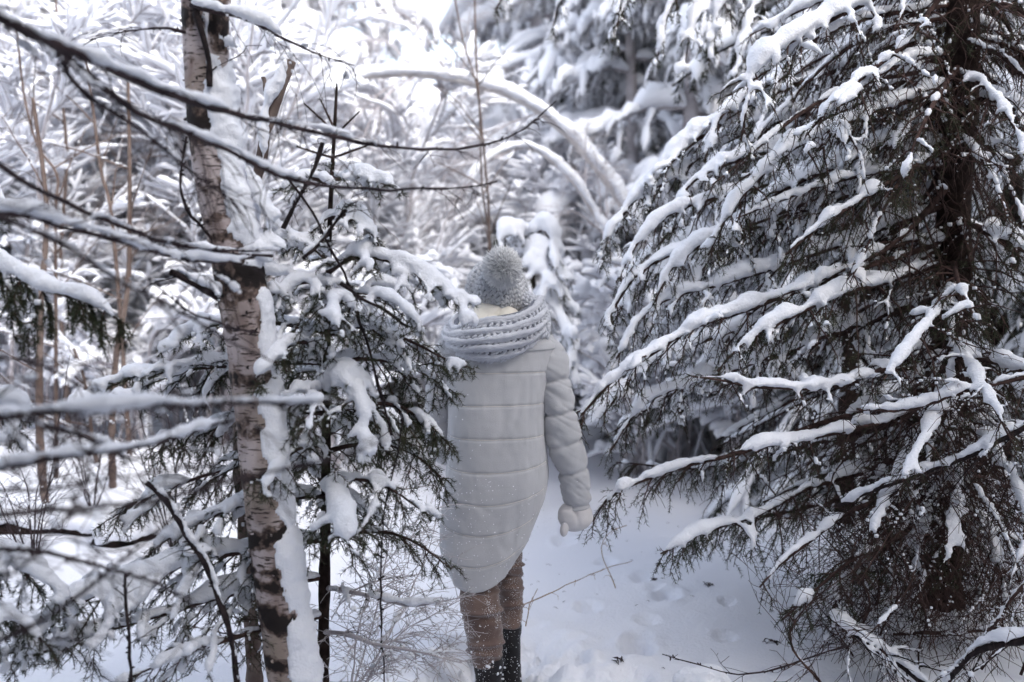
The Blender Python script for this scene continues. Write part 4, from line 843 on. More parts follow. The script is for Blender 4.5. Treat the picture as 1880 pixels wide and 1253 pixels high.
def small_things():
    # snow-smothered sapling behind the person
    b = np.array([px_x(985, 6.4), 6.4, gz(px_x(985, 6.4), 6.4)])
    t = thing('snow_laden_sapling', 'small spruce smothered in thick snow just beyond the bobble hat', 'tree', b)
    trunk(t, [b - [0, 0, .1], P(985, 600, 6.4), P(975, 470, 6.4), P(990, 422, 6.4)], .03, .012, 8)
    for i, pts in enumerate(([(975, 470, 6.4), (950, 425, 6.3), (930, 420, 6.2), (915, 450, 6.15)], [(985, 435, 6.4), (1000, 420, 6.3), (1020, 470, 6.25), (1032, 540, 6.2), (1045, 640, 6.2)], [(980, 470, 6.4), (990, 480, 6.2), (1000, 560, 6.1), (990, 640, 6.1)],
                             [(985, 560, 6.4), (1010, 560, 6.2), (1040, 620, 6.1), (1060, 700, 6.1)], [(985, 600, 6.4), (960, 590, 6.2), (940, 640, 6.1), (935, 720, 6.1)], [(985, 650, 6.4), (1000, 650, 6.1), (1010, 720, 6.0), (1000, 800, 6.0)])):
        spruce_bough(t, PP(pts), r0=.012, n2=12, l2=.20, n3=4, l3=.10, nd=200, nl=.03, nw=.004, snow=.058, cover=1.0, droop=.8, seed=400+i, voxel=.018, main_snow=1.15)
    # spruce boughs hanging into the top of the frame, tree further right and back
    b = np.array([px_x(1560, 5.6), 5.6, gz(px_x(1560, 5.6), 5.6)])
    t = thing('spruce_tree', 'spruce with clumps of snow on long hanging boughs above the arched birch', 'tree', b)
    trunk(t, [b - [0, 0, .1], b + [.05, .1, 2], b + [.0, .1, 5]], .06, .03, 10)
    for i, pts in enumerate(([(1565, -310, 5.6), (1330, -160, 5.6), (1230, -80, 5.4), (1160, -10, 5.3), (1120, 80, 5.2)], [(1565, -270, 5.6), (1330, -120, 5.6), (1280, -60, 5.3), (1235, 10, 5.2), (1205, 110, 5.2)], [(1565, -210, 5.6), (1330, -60, 5.6), (1300, 0, 5.4), (1270, 60, 5.3), (1255, 130, 5.3)], [(1565, -250, 5.6), (1400, -120, 5.6), (1350, -50, 5.4), (1320, 20, 5.3), (1305, 110, 5.3)], [(1565, -230, 5.6), (1450, -100, 5.6), (1400, -30, 5.4), (1375, 40, 5.3), (1350, 150, 5.2)], [(1565, -300, 5.6), (1350, -160, 5.6), (1210, -100, 5.2), (1150, -40, 5.0), (1130, 50, 5.0)], [(1565, -400, 5.6), (1335, -250, 5.6), (1100, -190, 5.7), (980, -90, 5.7), (905, 20, 5.7)],
                             [(1565, -350, 5.6), (1335, -200, 5.6), (1420, -80, 5.3), (1480, 20, 5.2), (1500, 130, 5.2)], [(1565, -350, 5.6), (1330, -200, 5.6), (1180, -150, 6.0), (1060, -60, 6.2), (1010, 60, 6.2)])):
        spruce_bough(t, PP(pts), r0=.014, n2=22, l2=.30, n3=6, l3=.12, nd=260, nl=.022, nw=.003, snow=.046, cover=.85, droop=.9, seed=420+i, voxel=.015, patchy=.1, tip_snow=.8)
    # spruce out of frame at left whose branch tips come in
    b = np.array([-2.1, 2.9, gz(-2.1, 2.9)])
    t = thing('spruce_tree', 'spruce at the edge of view with green branch tips under pillows of snow', 'tree', b)
    trunk(t, [b - [0, 0, .1], b + [.03, 0, 1.5], b + [0, .05, 3.2]], .05, .025, 10)
    S = lambda pts, **k: spruce_bough(t, PP(pts), **{**dict(r0=.011, nd=800, nl=.018, nw=.0020, voxel=.009, n2=22, l2=.24, n3=6, l3=.10, droop=.95, snow=.03, cover=.75), **k})
    S([(-420, 440, 2.9), (-150, 450, 2.8), (0, 488, 2.7), (90, 530, 2.65), (170, 555, 2.62), (215, 590, 2.6)], seed=441, main_snow=.85, cover=.60, snow=.026, tip_snow=.55, droop=1.25, n2=26, n3=8, l2=.24, l3=.11, nd=1300)
    S([(-420, 1000, 2.9), (-150, 980, 2.8), (0, 1030, 2.75), (70, 1060, 2.7), (130, 1100, 2.7)], seed=442, snow=.03)
    S([(-420, 1120, 2.9), (-150, 1110, 2.7), (0, 1130, 2.6), (80, 1180, 2.55)], seed=443, snow=.025, cover=.5)
    S([(-420, 300, 2.9), (-150, 300, 2.95), (-40, 330, 3.0), (15, 385, 3.0)], seed=444, snow=.022)
    S([(-420, 700, 2.9), (-150, 690, 2.9), (-20, 730, 2.85), (40, 780, 2.8)], seed=445, snow=.03)
    # broken snowy stem right of the birch
    b = P(468, 330, 3.0)
    t = thing('broken_stem', 'broken branch stub crusted with snow, rising between birch and spruce top', 'dead tree', np.array([b[0]-.1, 3.3, gz(b[0]-.1, 3.3)]))
    bb = np.array([b[0]-.1, 3.3, gz(b[0]-.1, 3.3)-.1])
    c, _c = trunk(t, np.vstack([bb, P(440, 800, 3.3), P(452, 450, 3.25), P(478, 300, 3.2), P(495, 220, 3.2), P(520, 155, 3.2), P(535, 112, 3.2)]), .03, .014, 10, 'sapling_bark', rough=.35)
    bare_branch(t, PP([(500, 205, 3.2), (488, 165, 3.18), (485, 140, 3.18)]), .009, .007, 0, snow=0, seed=450, matn='sapling_bark', name='branch')
    gs = G()
    for a_, b_, w_ in (((528, 105), (505, 180), .022), ((505, 150), (492, 195), .024), ((492, 190), (480, 260), .024), ((488, 240), (482, 300), .016)):
        q = spline(PP([(*a_, 3.18), (*b_, 3.18)]), 12)[None]; e = np.sqrt(np.clip(1-np.linspace(-.97, .97, 12)**2, 0, 1))
        snow_tubes(gs, q, np.full((1, 12), w_)*e, np.full((1, 12), w_)*e, 10, 0)
    snow_obj(gs, t, .009)
    # dead sticks among the young spruce
    for i, (lab, pts, r0, r1, sn) in enumerate((('black dead stick leaning left of the birch foot, its tip capped with snow', [(440, 1300, 2.7), (415, 1140, 2.72), (380, 1040, 2.74), (345, 990, 2.75), (310, 925, 2.76), (270, 882, 2.76)], .007, .010, .012),
                                                ('thin dead sprig standing upright between the spruce boughs and birch foot', [(240, 1300, 2.6), (240, 1200, 2.6), (232, 1120, 2.6), (230, 1055, 2.6)], .006, .004, 0),
                                                ('dark twig slanting up past the top of the young spruce', [(520, 420, 2.95), (545, 370, 2.95), (575, 315, 2.95), (592, 262, 2.95)], .007, .006, .01),
                                                ('forked dark twig crossing the young spruce above its snowy pillows', [(555, 475, 2.9), (590, 440, 2.9), (620, 400, 2.9), (634, 385, 2.9)], .004, .005, .01),
                                                ('long thin dead shoot slanting down through the young spruce', [(515, 310, 2.92), (560, 370, 2.92), (600, 440, 2.92), (640, 520, 2.92), (660, 590, 2.92), (690, 690, 2.92), (720, 800, 2.92)], .0035, .004, 0),
                                                ('dead side shoot pointing right below the snow pillows of the young spruce', [(625, 520, 2.85), (670, 550, 2.85), (720, 580, 2.85), (752, 603, 2.85)], .006, .0045, 0),
                                                ('slim dead stem rising at the foot of the young spruce beside the trail', [(705, 1300, 2.9), (700, 1100, 2.9), (705, 950, 2.9), (735, 800, 2.9), (738, 760, 2.9)], .0028, .0018, 0))):
        p = PP(pts); t = thing('dead_stick', lab, 'stick', p[0], 'dead sticks around the young spruce')
        bare_branch(t, p, r0, r1, 5, .12, 2, .05, sn, .75, seed=460+i, matn='dead_wood', name='stem', voxel=.008)
    # frosted thin twigs at lower centre
    b = P(640, 1290, 3.3)
    t = thing('frosted_bush', 'thin bare shrub rimed with frost beside the brown trousers', 'bush', (b[0], b[1], gz(b[0], b[1])))
    for i, pts in enumerate(([(640, 1290, 3.3), (660, 1150, 3.3), (700, 1050, 3.3), (760, 980, 3.35)], [(650, 1290, 3.3), (720, 1180, 3.2), (790, 1130, 3.2), (845, 1100, 3.2)], [(645, 1290, 3.3), (700, 1220, 3.25), (780, 1205, 3.2), (860, 1200, 3.2)], [(640, 1290, 3.3), (690, 1120, 3.4), (720, 960, 3.5), (750, 860, 3.5)], [(640, 1290, 3.3), (740, 1120, 3.4), (790, 1000, 3.5), (805, 900, 3.5)])):
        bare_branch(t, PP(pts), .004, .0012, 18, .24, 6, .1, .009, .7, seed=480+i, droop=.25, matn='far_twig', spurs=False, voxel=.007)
    for k, (px, py, Y) in enumerate(((60, 1010, 4.5), (320, 960, 5.0), (170, 930, 5.6), (400, 930, 5.6))):
        b = P(px, py, Y); b[2] = gz(b[0], b[1]); r = np.random.default_rng(900+k)
        t = thing('bare_shrub', ('thin bare shrub on the open snow at the left edge', 'thin bare shrub between the second sapling and the birch foot', 'thin bare shrub between the two brown saplings', 'thin bare shrub close behind the birch')[k], 'bush', b, 'bare shrubs on the snow at the left')
        for i in range(6):
            d = np.array([r.uniform(-.5, .5), r.uniform(-.3, .3), r.uniform(.5, 1.1)])
            bare_branch(t, np.array([b - [0, 0, .05], b + d*.4 + [0, 0, .1], b + d + [r.uniform(-.1, .1), 0, 0]]), .005, .0014, 10, .3, 4, .12, .010, .6, seed=910+k*10+i, droop=.1, matn='bare_twig', spurs=False, name='stem', voxel=.009)
    # saplings of the left background
    for i, (lab, pts, r0, r1) in enumerate((('brown sapling trunk nearest the left edge above the fallen log', [(110, 1080, 5.4), (90, 960, 5.4), (76, 850, 5.4), (72, 720, 5.4), (75, 560, 5.4), (85, 380, 5.4), (60, 180, 5.4)], .026, .010),
                                            ('brown sapling trunk between the left edge and the birch', [(205, 1010, 5.9), (207, 900, 5.9), (205, 780, 5.9), (215, 640, 5.9), (235, 520, 5.9), (238, 330, 5.9), (235, 150, 5.9)], .024, .009),
                                            ('thin crooked sapling bending left of the birch in the upper thicket', [(240, 900, 6.4), (225, 640, 6.4), (205, 400, 6.4), (185, 310, 6.4), (168, 180, 6.4), (150, 60, 6.4)], .018, .008),
                                            ('thin forked sapling arching out at the upper left', [(100, 800, 6.0), (102, 420, 6.0), (105, 325, 6.0), (70, 270, 6.0), (45, 180, 6.0), (30, 50, 6.0)], .014, .006),
                                            ('slender sapling with a bare crown left of the birch', [(130, 900, 6.8), (110, 520, 6.8), (122, 300, 6.8), (112, 150, 6.8), (100, -40, 6.8)], .018, .007),
                                            ('thin pale sapling rising behind the bobble hat under the arch', [(905, 800, 7.0), (895, 560, 7.0), (898, 400, 7.0), (885, 240, 7.0), (875, 120, 7.0), (870, -60, 7.0)], .011, .006),
                                            ('wavy thin sapling whose dark top crosses the gap of sky', [(925, 820, 7.2), (905, 500, 7.2), (885, 340, 7.2), (878, 175, 7.2), (850, 75, 7.2), (830, -30, 7.2)], .009, .006),
                                            ('short snapped sapling leaning between the two brown trunks', [(185, 960, 6.2), (172, 820, 6.2), (155, 700, 6.2), (135, 640, 6.2)], .016, .010))):
        p = PP(pts); z = gz(p[0][0], p[0][1]); p[0] = [p[0][0], p[0][1], z-.05]
        t = thing('sapling', lab, 'sapling', (p[0][0], p[0][1], z), 'thin saplings in the thicket')
        trunk(t, p, r0, r1, 8, 'sapling_bark', rough=.2, seed=i)
        for j in range(6):
            c = spline(p, 30); s = 8 + j*3; d = np.array([random.uniform(-1, 1), random.uniform(-.6, .6), random.uniform(.2, 1)]); d /= np.linalg.norm(d)
            bare_branch(t, np.array([c[s], c[s] + d*.25, c[s] + d*.5 + [0, 0, -.03]]), .006, .002, 7, .2, 3, .09, .012, .6, seed=500+i*10+j, matn='sapling_bark', spurs=False, voxel=.014)
    # fallen logs
    for i, (lab, pts, r0) in enumerate((('fallen dark log roofed with snow at the left behind the spruce boughs', [(-120, 1075, 4.9), (60, 1020, 5.0), (180, 1000, 5.1), (330, 950, 5.3)], .085), ('thick broken log end showing brown wood beside the sapling', [(190, 1060, 5.0), (235, 1000, 5.1), (300, 930, 5.3)], .10))):
        p = PP(pts); p[:, 2] = [gz(a_, b_) - r0*.62 for a_, b_ in p[:, :2]]; p[1:-1, 2] += .03; p[1:-1, 1] += .08*(-1)**i; t = thing('fallen_log', lab, 'log', p[0], 'fallen logs left of the trail')
        o, c = trunk(t, p, r0, r0*.8, 16, 'log_wood', 'trunk', .5, i)
        gs = G(); q = spline(c, 60)[None] + UP*r0*.55
        snow_on(gs, q - UP*r0*.15 - np.array([0, r0*.35, 0]), np.array([r0*1.15]), 600+i, .66, 5, 10, hmul=1.0); snow_on(gs, q + UP*r0*.3, np.array([r0*1.0]), 620+i, 1.0, 5, 10, hmul=.7); snow_obj(gs, t, .02, bump=.008)

# ---------------------------------------------------------------- right foreground: bare brush, stump, grass
def foreground_right():
    t = thing('brush_pile', 'tangle of snow-topped fallen branches at the lower right corner', 'brush', P(1700, 1240, 3.5))
    B = lambda pts, **k: bare_branch(t, PP(pts), **k)
    B([(1960, 1150, 3.1), (1880, 1178, 3.15), (1800, 1195, 3.2), (1755, 1230, 3.25), (1720, 1290, 3.3)], r0=.013, r1=.009, n2=12, l2=.25, snow=.015, cover=1.0, seed=601, matn='dead_wood', spurs=False)
    B([(1930, 1010, 3.3), (1870, 1085, 3.3), (1830, 1140, 3.3), (1790, 1195, 3.3)], r0=.007, r1=.005, n2=10, l2=.25, snow=.012, cover=1.0, seed=602, matn='spruce_twig', spurs=False)
    B([(1520, 1130, 3.6), (1570, 1165, 3.55), (1640, 1210, 3.5), (1720, 1275, 3.4)], r0=.009, r1=.011, n2=18, l2=.25, snow=.019, cover=1.0, seed=603, matn='dead_wood', spurs=False)
    B([(1640, 1165, 3.8), (1740, 1160, 3.8), (1860, 1155, 3.8), (1960, 1150, 3.8)], r0=.008, r1=.008, n2=14, l2=.3, snow=.018, cover=.8, seed=604, matn='spruce_twig', spurs=False)
    B([(1960, 760, 3.4), (1880, 785, 3.4), (1780, 838, 3.45), (1690, 870, 3.5), (1600, 905, 3.55), (1540, 930, 3.6)], r0=.012, r1=.005, n2=18, l2=.28, snow=.016, cover=.74, seed=605, matn='dead_wood', spurs=False)
    B([(1960, 665, 3.5), (1880, 692, 3.5), (1790, 715, 3.5), (1700, 742, 3.5), (1640, 755, 3.5), (1575, 752, 3.5)], r0=.010, r1=.004, n2=18, l2=.28, snow=.015, cover=.74, seed=606, matn='spruce_twig', spurs=False)
    r = np.random.default_rng(61)
    for i in range(16):
        x = r.uniform(1480, 1900); y0 = r.uniform(1120, 1290); Y = r.uniform(3.4, 4.2)
        B([(x, y0, Y), (x + r.uniform(-60, 60), y0 - r.uniform(60, 120), Y), (x + r.uniform(-140, 140), y0 - r.uniform(120, 300), Y + r.uniform(-.2, .2))], r0=.005, r1=.0014, n2=14, l2=.32, n3=4, l3=.14, snow=.010, cover=.5, seed=620+i, droop=.15, matn='spruce_twig', spurs=False, ang=.8, snow2=False, voxel=.0085)
    # twig lying over the snow
    t = thing('fallen_twig', 'reddish bare twig arching over the snow beside the little stump', 'twig', P(1550, 1190, 3.5))
    bare_branch(t, PP([(1560, 1186, 3.5), (1500, 1200, 3.45), (1430, 1228, 3.4), (1360, 1240, 3.4), (1290, 1225, 3.4), (1215, 1200, 3.4)]), .004, .0018, 6, .18, 1, .04, 0, seed=640, matn='bare_twig', droop=-.2)
    # small stump with a snow cap
    c = P(1290, 1248, 3.45); c[2] = gz(c[0], c[1])
    t = thing('tree_stump', 'small dark stump under a round cap of snow on the trail edge', 'stump', c)
    g = G(); n = 8; tubes(g, spline([c - [0, 0, .1], c + [0, 0, .02], c + [.01, 0, .065]], n), np.array([.085, .085, .08, .075, .07, .066, .06, .03]), 18, .3, 6); obj('stump', g, M['log_wood'], t)
    gs = G()
    for dx, dy, w_ in ((0, 0, .075), (.03, .02, .06), (-.04, .01, .055)):
        q = np.array([[c + [dx-.07, dy, .08], c + [dx-.03, dy, .09], c + [dx+.03, dy, .09], c + [dx+.07, dy, .08]]]); q = spline(q[0], 12)[None]; e = np.sqrt(np.clip(1-np.linspace(-.97, .97, 12)**2, 0, 1))[None]
        snow_tubes(gs, q, w_*e, .04*e, 12, .3)
    snow_obj(gs, t, .008)
    # dry grass stalks on the snow
    for i, (lab, pts) in enumerate((('long dry grass stalk slanting across the snow beside the trousers', [(958, 1112, 4.15), (1010, 1090, 4.2), (1080, 1058, 4.3), (1160, 1030, 4.4)]), ('bent dry grass stem below the mitten', [(1130, 1080, 4.5), (1105, 1010, 4.5), (1120, 975, 4.5), (1150, 965, 4.5)]), ('short dry grass tuft beside the boots', [(965, 1150, 4.1), (972, 1110, 4.1), (985, 1080, 4.1)]))):
        p = PP(pts); t = thing('grass_stalk', lab, 'grass stalk', p[0], 'dry grass stalks poking from the snow')
        bare_branch(t, p, .0028, .0012, 5, .07, 1, .03, 0, seed=650+i, matn='dry_grass', spurs=False, name='stem', droop=.8)
    g = G(); r = np.random.default_rng(66)
    for i in range(70):
        x = r.uniform(-.2, 1.6); y = r.uniform(3.2, 6.0); a = r.uniform(0, PI); l = r.uniform(.008, .03); z = gz(x, y)+.002
        q = np.array([[[x, y, z], [x+math.cos(a)*l*.5, y+math.sin(a)*l*.5, z+.003], [x+math.cos(a)*l, y+math.sin(a)*l, z]]]); tubes(g, q, np.array([[.0012, .0012, .0006]]), 3)
    for cx_, cy_ in ((1200, 1066), (1178, 1213), (1135, 1235), (1300, 1075), (1415, 1180)):
        t_ = (CAMZ - P(cx_, cy_, 4)[2])/4; y = 4.0
        for _ in range(6): z = gz(P(cx_, cy_, y)[0], y); y = (CAMZ - z)/t_
        c = np.array([P(cx_, cy_, y)[0], y, gz(P(cx_, cy_, y)[0], y)])
        for _ in range(9):
            a = r.uniform(0, PI); l = r.uniform(.015, .05); d = np.array([math.cos(a), math.sin(a), .15])*l; o_ = c + np.array([r.normal()*.012, r.normal()*.012, .004])
            tubes(g, np.array([[o_ - d*.5, o_ + [0, 0, .006], o_ + d*.5]]), np.array([[.0015, .0028, .001]]), 4)
    o = obj('twig_litter', g, M['bare_twig'], None, 'stuff'); tag(o, 'specks of bark and twig scattered on the trail snow', 'litter')

# ---------------------------------------------------------------- the person
YP = 3.7
def ell(c, ax, n=12, m=8):
    """ellipsoid vertices and quads; ax = 3x3 rows of half-axis vectors"""
    th = np.linspace(0.02, PI-.02, m)[:, None]; ph = np.arange(n)/n*2*PI
    u = np.stack([np.sin(th)*np.cos(ph), np.sin(th)*np.sin(ph), np.cos(th)*np.ones(n)], -1)
    return (u @ ax + c).reshape(-1, 3), ring_faces(1, m, n)
def loft(rings):
    """rings (n,k,3) -> verts, quads with closed ends"""
    n, k = rings.shape[:2]; g = G(); g.add(rings, ring_faces(1, n, k))
    return g
def person():
    z0 = -.06
    base = np.array([px_x(905, YP), YP, z0])
    t = thing('person', 'person seen from behind in a long cream padded coat, grey scarf and bobble hat', 'person', base)
    U = lambda px: px_x(px, YP)
    Z = lambda py, Y=YP: P(905, py, Y)[2]
    # ---- body (continuous, mostly covered)
    v = []; e = []; rad = []
    def J(p, r): v.append(tuple(p)); rad.append(r); return len(v)-1
    X0 = U(908)
    pel = J((X0, YP, Z(925)), .07); sp1 = J((X0, YP, Z(820)), .095); ch = J((X0, YP, Z(700)), .10); nk0 = J((X0, YP+.01, Z(618)), .055); nk1 = J((X0, YP+.03, Z(580)), .048)
    hd0 = J((X0, YP+.05, Z(548)), .070); hd1 = J((X0, YP+.05, Z(520)), .082); hd2 = J((X0, YP+.045, Z(490)), .068)
    e += [(pel, sp1), (sp1, ch), (ch, nk0), (nk0, nk1), (nk1, hd0), (hd0, hd1), (hd1, hd2)]
    nose = J((X0, YP+.145, Z(538)), .012); e.append((hd0, nose)); chin = J((X0, YP+.11, Z(560)), .025); e.append((nk1, chin))
    for sx, pts in ((1, [(U(1010), YP, Z(645), .05), (U(1034), YP, Z(800), .036), (U(1058), YP, Z(915), .022), (U(1056), YP, Z(945), .022)]), (-1, [(U(822), YP, Z(645), .05), (U(806), YP+.06, Z(770), .04), (U(822), YP+.28, Z(820), .03), (U(830), YP+.34, Z(815), .028)])):
        p = ch
        for q in pts: i = J(q[:3], q[3]); e.append((p, i)); p = i
    for pts in ([(U(889), YP-.0, Z(955), .042), (P(884, 1110, YP-.08)[0], YP-.08, P(884, 1110, YP-.08)[2], .034), (P(894, 1215, YP-.08)[0], YP-.08, P(894, 1215, YP-.08)[2], .030), (P(897, 1290, YP-.08)[0], YP-.08, P(897, 1290, YP-.08)[2], .026)], [(U(926), YP+.04, Z(955), .036), (P(937, 1050, YP+.12)[0], YP+.12, P(937, 1050, YP+.12)[2], .026), (P(937, 1090, YP+.14)[0], YP+.14, P(937, 1090, YP+.14)[2], .026), (P(937, 1150, YP+.14)[0], YP+.14, P(937, 1150, YP+.14)[2], .026), (P(937, 1240, YP+.14)[0], YP+.14, P(937, 1240, YP+.14)[2], .024)]):
        p = pel
        for q in pts: i = J(q[:3], q[3]); e.append((p, i)); p = i
    me = bpy.data.meshes.new('body'); me.from_pydata(v, e, []); me.materials.append(M['skin'])
    o = bpy.data.objects.new('body', me); o.location = -base; link(o, t)
    sk = o.modifiers.new('skin', 'SKIN')
    for i, s in enumerate(me.skin_vertices[0].data): s.radius = (rad[i], rad[i]); s.use_root = (i == pel)
    ss = o.modifiers.new('sub', 'SUBSURF'); ss.levels = 2; ss.render_levels = 2
    for sx in (-1, 1):                                      # eyes
        g = G(); vv, q = ell(np.array([X0+sx*.031, YP+.125, Z(530)]), np.eye(3)*.012); g.add(vv, q); obj('eye', g, M['rock'], o)
    # ---- jacket
    rows = [(878, 946, 590, 590, 590, .05, 0), (838, 985, 613, 604, 608, .085, 0), (814, 1012, 632, 622, 624, .105, 0), (808, 1022, 650, 643, 640, .12, 0), (813, 1012, 682, 680, 680, .132, 1), (818, 1004, 740, 738, 737, .142, 1), (819, 1003, 797, 797, 795, .15, 1),
            (817, 1007, 853, 856, 843, .155, 1), (812, 1008, 903, 913, 886, .155, 1), (806, 997, 956, 967, 931, .15, 1), (806, 976, 1010, 1021, 977, .158, 1), (826, 946, 1058, 1064, 1024, .158, 1)]
    K = 132; a = np.arange(K)/K*2*PI
    ca, sa = np.cos(a), np.sin(a)
    rng = np.random.default_rng(3)
    def ringpts(row, puff):
        lx, rx, ly, my, ry, dp = row[:6]
        cx = (lx+rx)/2; hw = (rx-lx)/2*YP/FPX
        e_ = 2/2.5
        x = np.sign(ca)*np.abs(ca)**e_; y = np.sign(sa)*np.abs(sa)**e_
        py = my + (ry-ly)/2*x + ((ly+ry)/2 - my)*x*x
        X = U(cx) + x*(hw + puff); Yv = YP + .01 + y*(dp + puff*1.2)
        return np.stack([X, Yv, np.array([Z(q) for q in py])], -1)
    rings = []; seamd = []
    RR = np.array([r[:6] for r in rows], float)
    sub = 20
    for i in range(len(rows)-1):
        quilt = rows[i][6] or rows[i+1][6]
        for j in range(sub):
            f = j/sub
            # smooth interpolation of the row table
            i0, i1, i2, i3 = max(i-1, 0), i, i+1, min(i+2, len(rows)-1)
            row = .5*((2*RR[i1]) + (-RR[i0]+RR[i2])*f + (2*RR[i0]-5*RR[i1]+4*RR[i2]-RR[i3])*f*f + (-RR[i0]+3*RR[i1]-3*RR[i2]+RR[i3])*f**3)
            ds = min(f if rows[i][6] else 1, (1-f) if rows[i+1][6] else 1)
            pf = .0020*min(1, (ds/.40))**.5 - .0030*math.exp(-(ds/.03)**2) if quilt else .008
            rings.append(ringpts(row, pf - .004)); seamd.append(ds)
    rings.append(ringpts(RR[-1], -.003)); seamd.append(0)
    last = rings[-1]; cen = last.mean(0)
    for s, dz in ((.985, .004), (.96, .02), (.93, .08)): rings.append((last - cen)*np.array([s, s, 1]) + cen + [0, 0, dz]); seamd.append(0)
    V = np.array(rings); n = len(V)
    dirn = nrm(np.concatenate([ca[:, None], sa[:, None], 0*ca[:, None]], 1))[None]
    sd = np.array(seamd)[:, None]
    wr = .0062*fbm(V*np.array([9, 9, 6]), 61, 4) + .0034*fbm(V*np.array([22, 22, 10]), 62, 3) - .0022*np.exp(-(fbm(V*np.array([7, 7, 3]), 67, 2)/.05)**2) + .0075*np.abs(fbm(V*np.array([38, 38, 4]), 63, 3))*(1 - np.clip(sd*2.0, 0, 1))
    # creases gathered at each seam, and the crooked crease down the back
    xs = V[..., 0]; zs = V[..., 2]
    crx = U(925) + (zs - Z(690))*.10 + .012*np.sin(zs*14)
    crease = -.0045*np.exp(-((xs - crx)/.007)**2)*np.exp(-((zs - Z(770))/.2)**2)*(sa < 0)[None]
    crease += -.003*np.exp(-((xs - U(972) - (zs - Z(700))*.05)/.006)**2)*np.exp(-((zs - Z(720))/.1)**2)*(sa < 0)[None]
    V = V + dirn*(wr + crease)[..., None]
    g = G(); g.add(V, ring_faces(1, n, K)); jk = obj('jacket', g, M['jacket_cloth'], t)
    # stitched seam threads
    gt = G()
    for i in range(len(rows)):
        if rows[i][6] and i < len(rows)-1:
            q = V[i*sub] + dirn[0]*.0006; q = np.vstack([q, q[:1]]); tubes(gt, q, np.full(len(q), .0010), 4)
    obj('seam', gt, M['hood_cloth'], jk, 'stuff')
    # ---- sleeves
    def sleeve(pts, hw, depth, seams, seed):
        c = np.array(pts, float); n = 150; cc = spline(c, n); r_ = np.interp(np.linspace(0, 1, n), np.linspace(0, 1, len(hw)), hw)
        tt = np.linspace(0, 1, n); ds = np.min(np.abs(tt[:, None] - np.array(seams)[None]), 1)
        r_ = r_ - .007*np.exp(-(ds/.012)**2) - .003*np.exp(-(ds/.03)**2)
        T, A, B = frames(cc[None]); K2 = 72; a2 = np.arange(K2)/K2*2*PI
        d = np.cos(a2)[None, :, None]*A[0][:, None] + np.sin(a2)[None, :, None]*B[0][:, None]
        VV = cc[:, None] + d*r_[:, None, None]
        sh = VV + np.stack([0*VV[..., 2], 0*VV[..., 2], .55*VV[..., 0]], -1)
        wv = .007*fbm(VV*np.array([14, 14, 20]), seed, 4) + .009*(np.abs(fbm(sh*np.array([6, 6, 24]), seed+1, 3)) - .2) - .004*np.exp(-(fbm(sh*np.array([4, 4, 17]), seed+2, 2)/.06)**2)
        VV = VV + d*wv[..., None]
        gg = G(); end = (VV[-1] - cc[-1]); capi = [cc[-1] + end*s + np.array([0, 0, h]) for s, h in ((.93, -.004), (.85, 0), (.8, .03))]
        st = VV[0] - cc[0]; cap0 = [cc[0] + st*s for s in (.02, .6)]
        VV = np.concatenate([np.array(cap0), VV, np.array(capi)])
        gg.add(VV, ring_faces(1, len(VV), K2)); obj('sleeve', gg, M['jacket_cloth'], jk)
    S_ = lambda px, py, Y: P(px, py, Y)
    pk = YP/FPX
    sleeve([S_(992, 632, YP+.01), S_(1010, 655, YP), S_(1019, 700, YP-.01), S_(1027, 755, YP-.01), S_(1036, 809, YP-.01), S_(1050, 855, YP), S_(1058, 905, YP+.01), S_(1061, 932, YP+.01)],
           np.array([28, 31, 30, 31, 34.5, 32, 28.5, 24])*pk, 0, (.23, .42, .60, .77, .98), 71)
    sleeve([S_(838, 632, YP+.01), S_(822, 655, YP), S_(812, 700, YP+.01), S_(810, 755, YP+.06), S_(812, 800, YP+.13), S_(818, 825, YP+.22), S_(826, 825, YP+.32), S_(830, 815, YP+.4)],
           np.array([28, 31, 30, 31, 34, 32, 28, 24])*pk, 0, (.23, .42, .60, .77, .98), 75)
    # ---- mittens
    def mitten(c, ax, thumb, rz=0):
        gg = G(); q = []
        th = np.linspace(.03, PI-.03, 40)[:, None]; ph = np.arange(56)/56*2*PI
        u = np.stack([np.sin(th)*np.cos(ph), np.sin(th)*np.sin(ph), np.cos(th)*np.ones(56)], -1)
        s = 1 - .24*np.exp(-((u[..., 0] + .12*u[..., 2] - .05)/.08)**2)*(u[..., 1] < .2)*np.clip(.7+u[..., 2], 0, 1)
        s = s + .05*fbm(u*2.5 + 3, 81, 3)
        s = s*(1 + .12*np.clip(-u[..., 2], 0, 1))
        gg.add((u*s[..., None]) @ ax + c, ring_faces(1, 40, 56))
        p = spline(thumb, 14); e = np.sqrt(np.clip((1 - np.linspace(0, .985, 14)**4), 0, 1)); tubes(gg, p, .0175*np.where(np.arange(14) < 3, np.array([.8, .9, 1]+[1]*11), 1)*e, 16)
        return obj('mitten', gg, M['mitten_cloth'], t)
    c = S_(1056, 946, YP+.005)
    mitten(c, np.array([[.066, 0, .006], [0, .045, 0], [-.006, 0, .056]]), [c + [-.028, -.016, -.015], c + [-.042, -.024, -.048], c + [-.046, -.024, -.076]])
    c = S_(832, 806, YP+.47)
    mitten(c, np.array([[.045, 0, 0], [0, .07, 0], [0, 0, .05]]), [c + [.02, 0, .02], c + [.035, .01, .05], c + [.035, .02, .07]])
    # cuffs gathered under the sleeve
    gg = G(); q = spline(np.array([S_(1060, 915, YP+.01), S_(1059, 940, YP+.008)]), 8); tubes(gg, q, np.full(8, .040), 40, .05); obj('cuff', gg, M['mitten_cloth'], t)
    # ---- hood folded down inside the scarf
    th = np.linspace(.02, PI-.02, 50)[:, None]; ph = np.arange(80)/80*2*PI
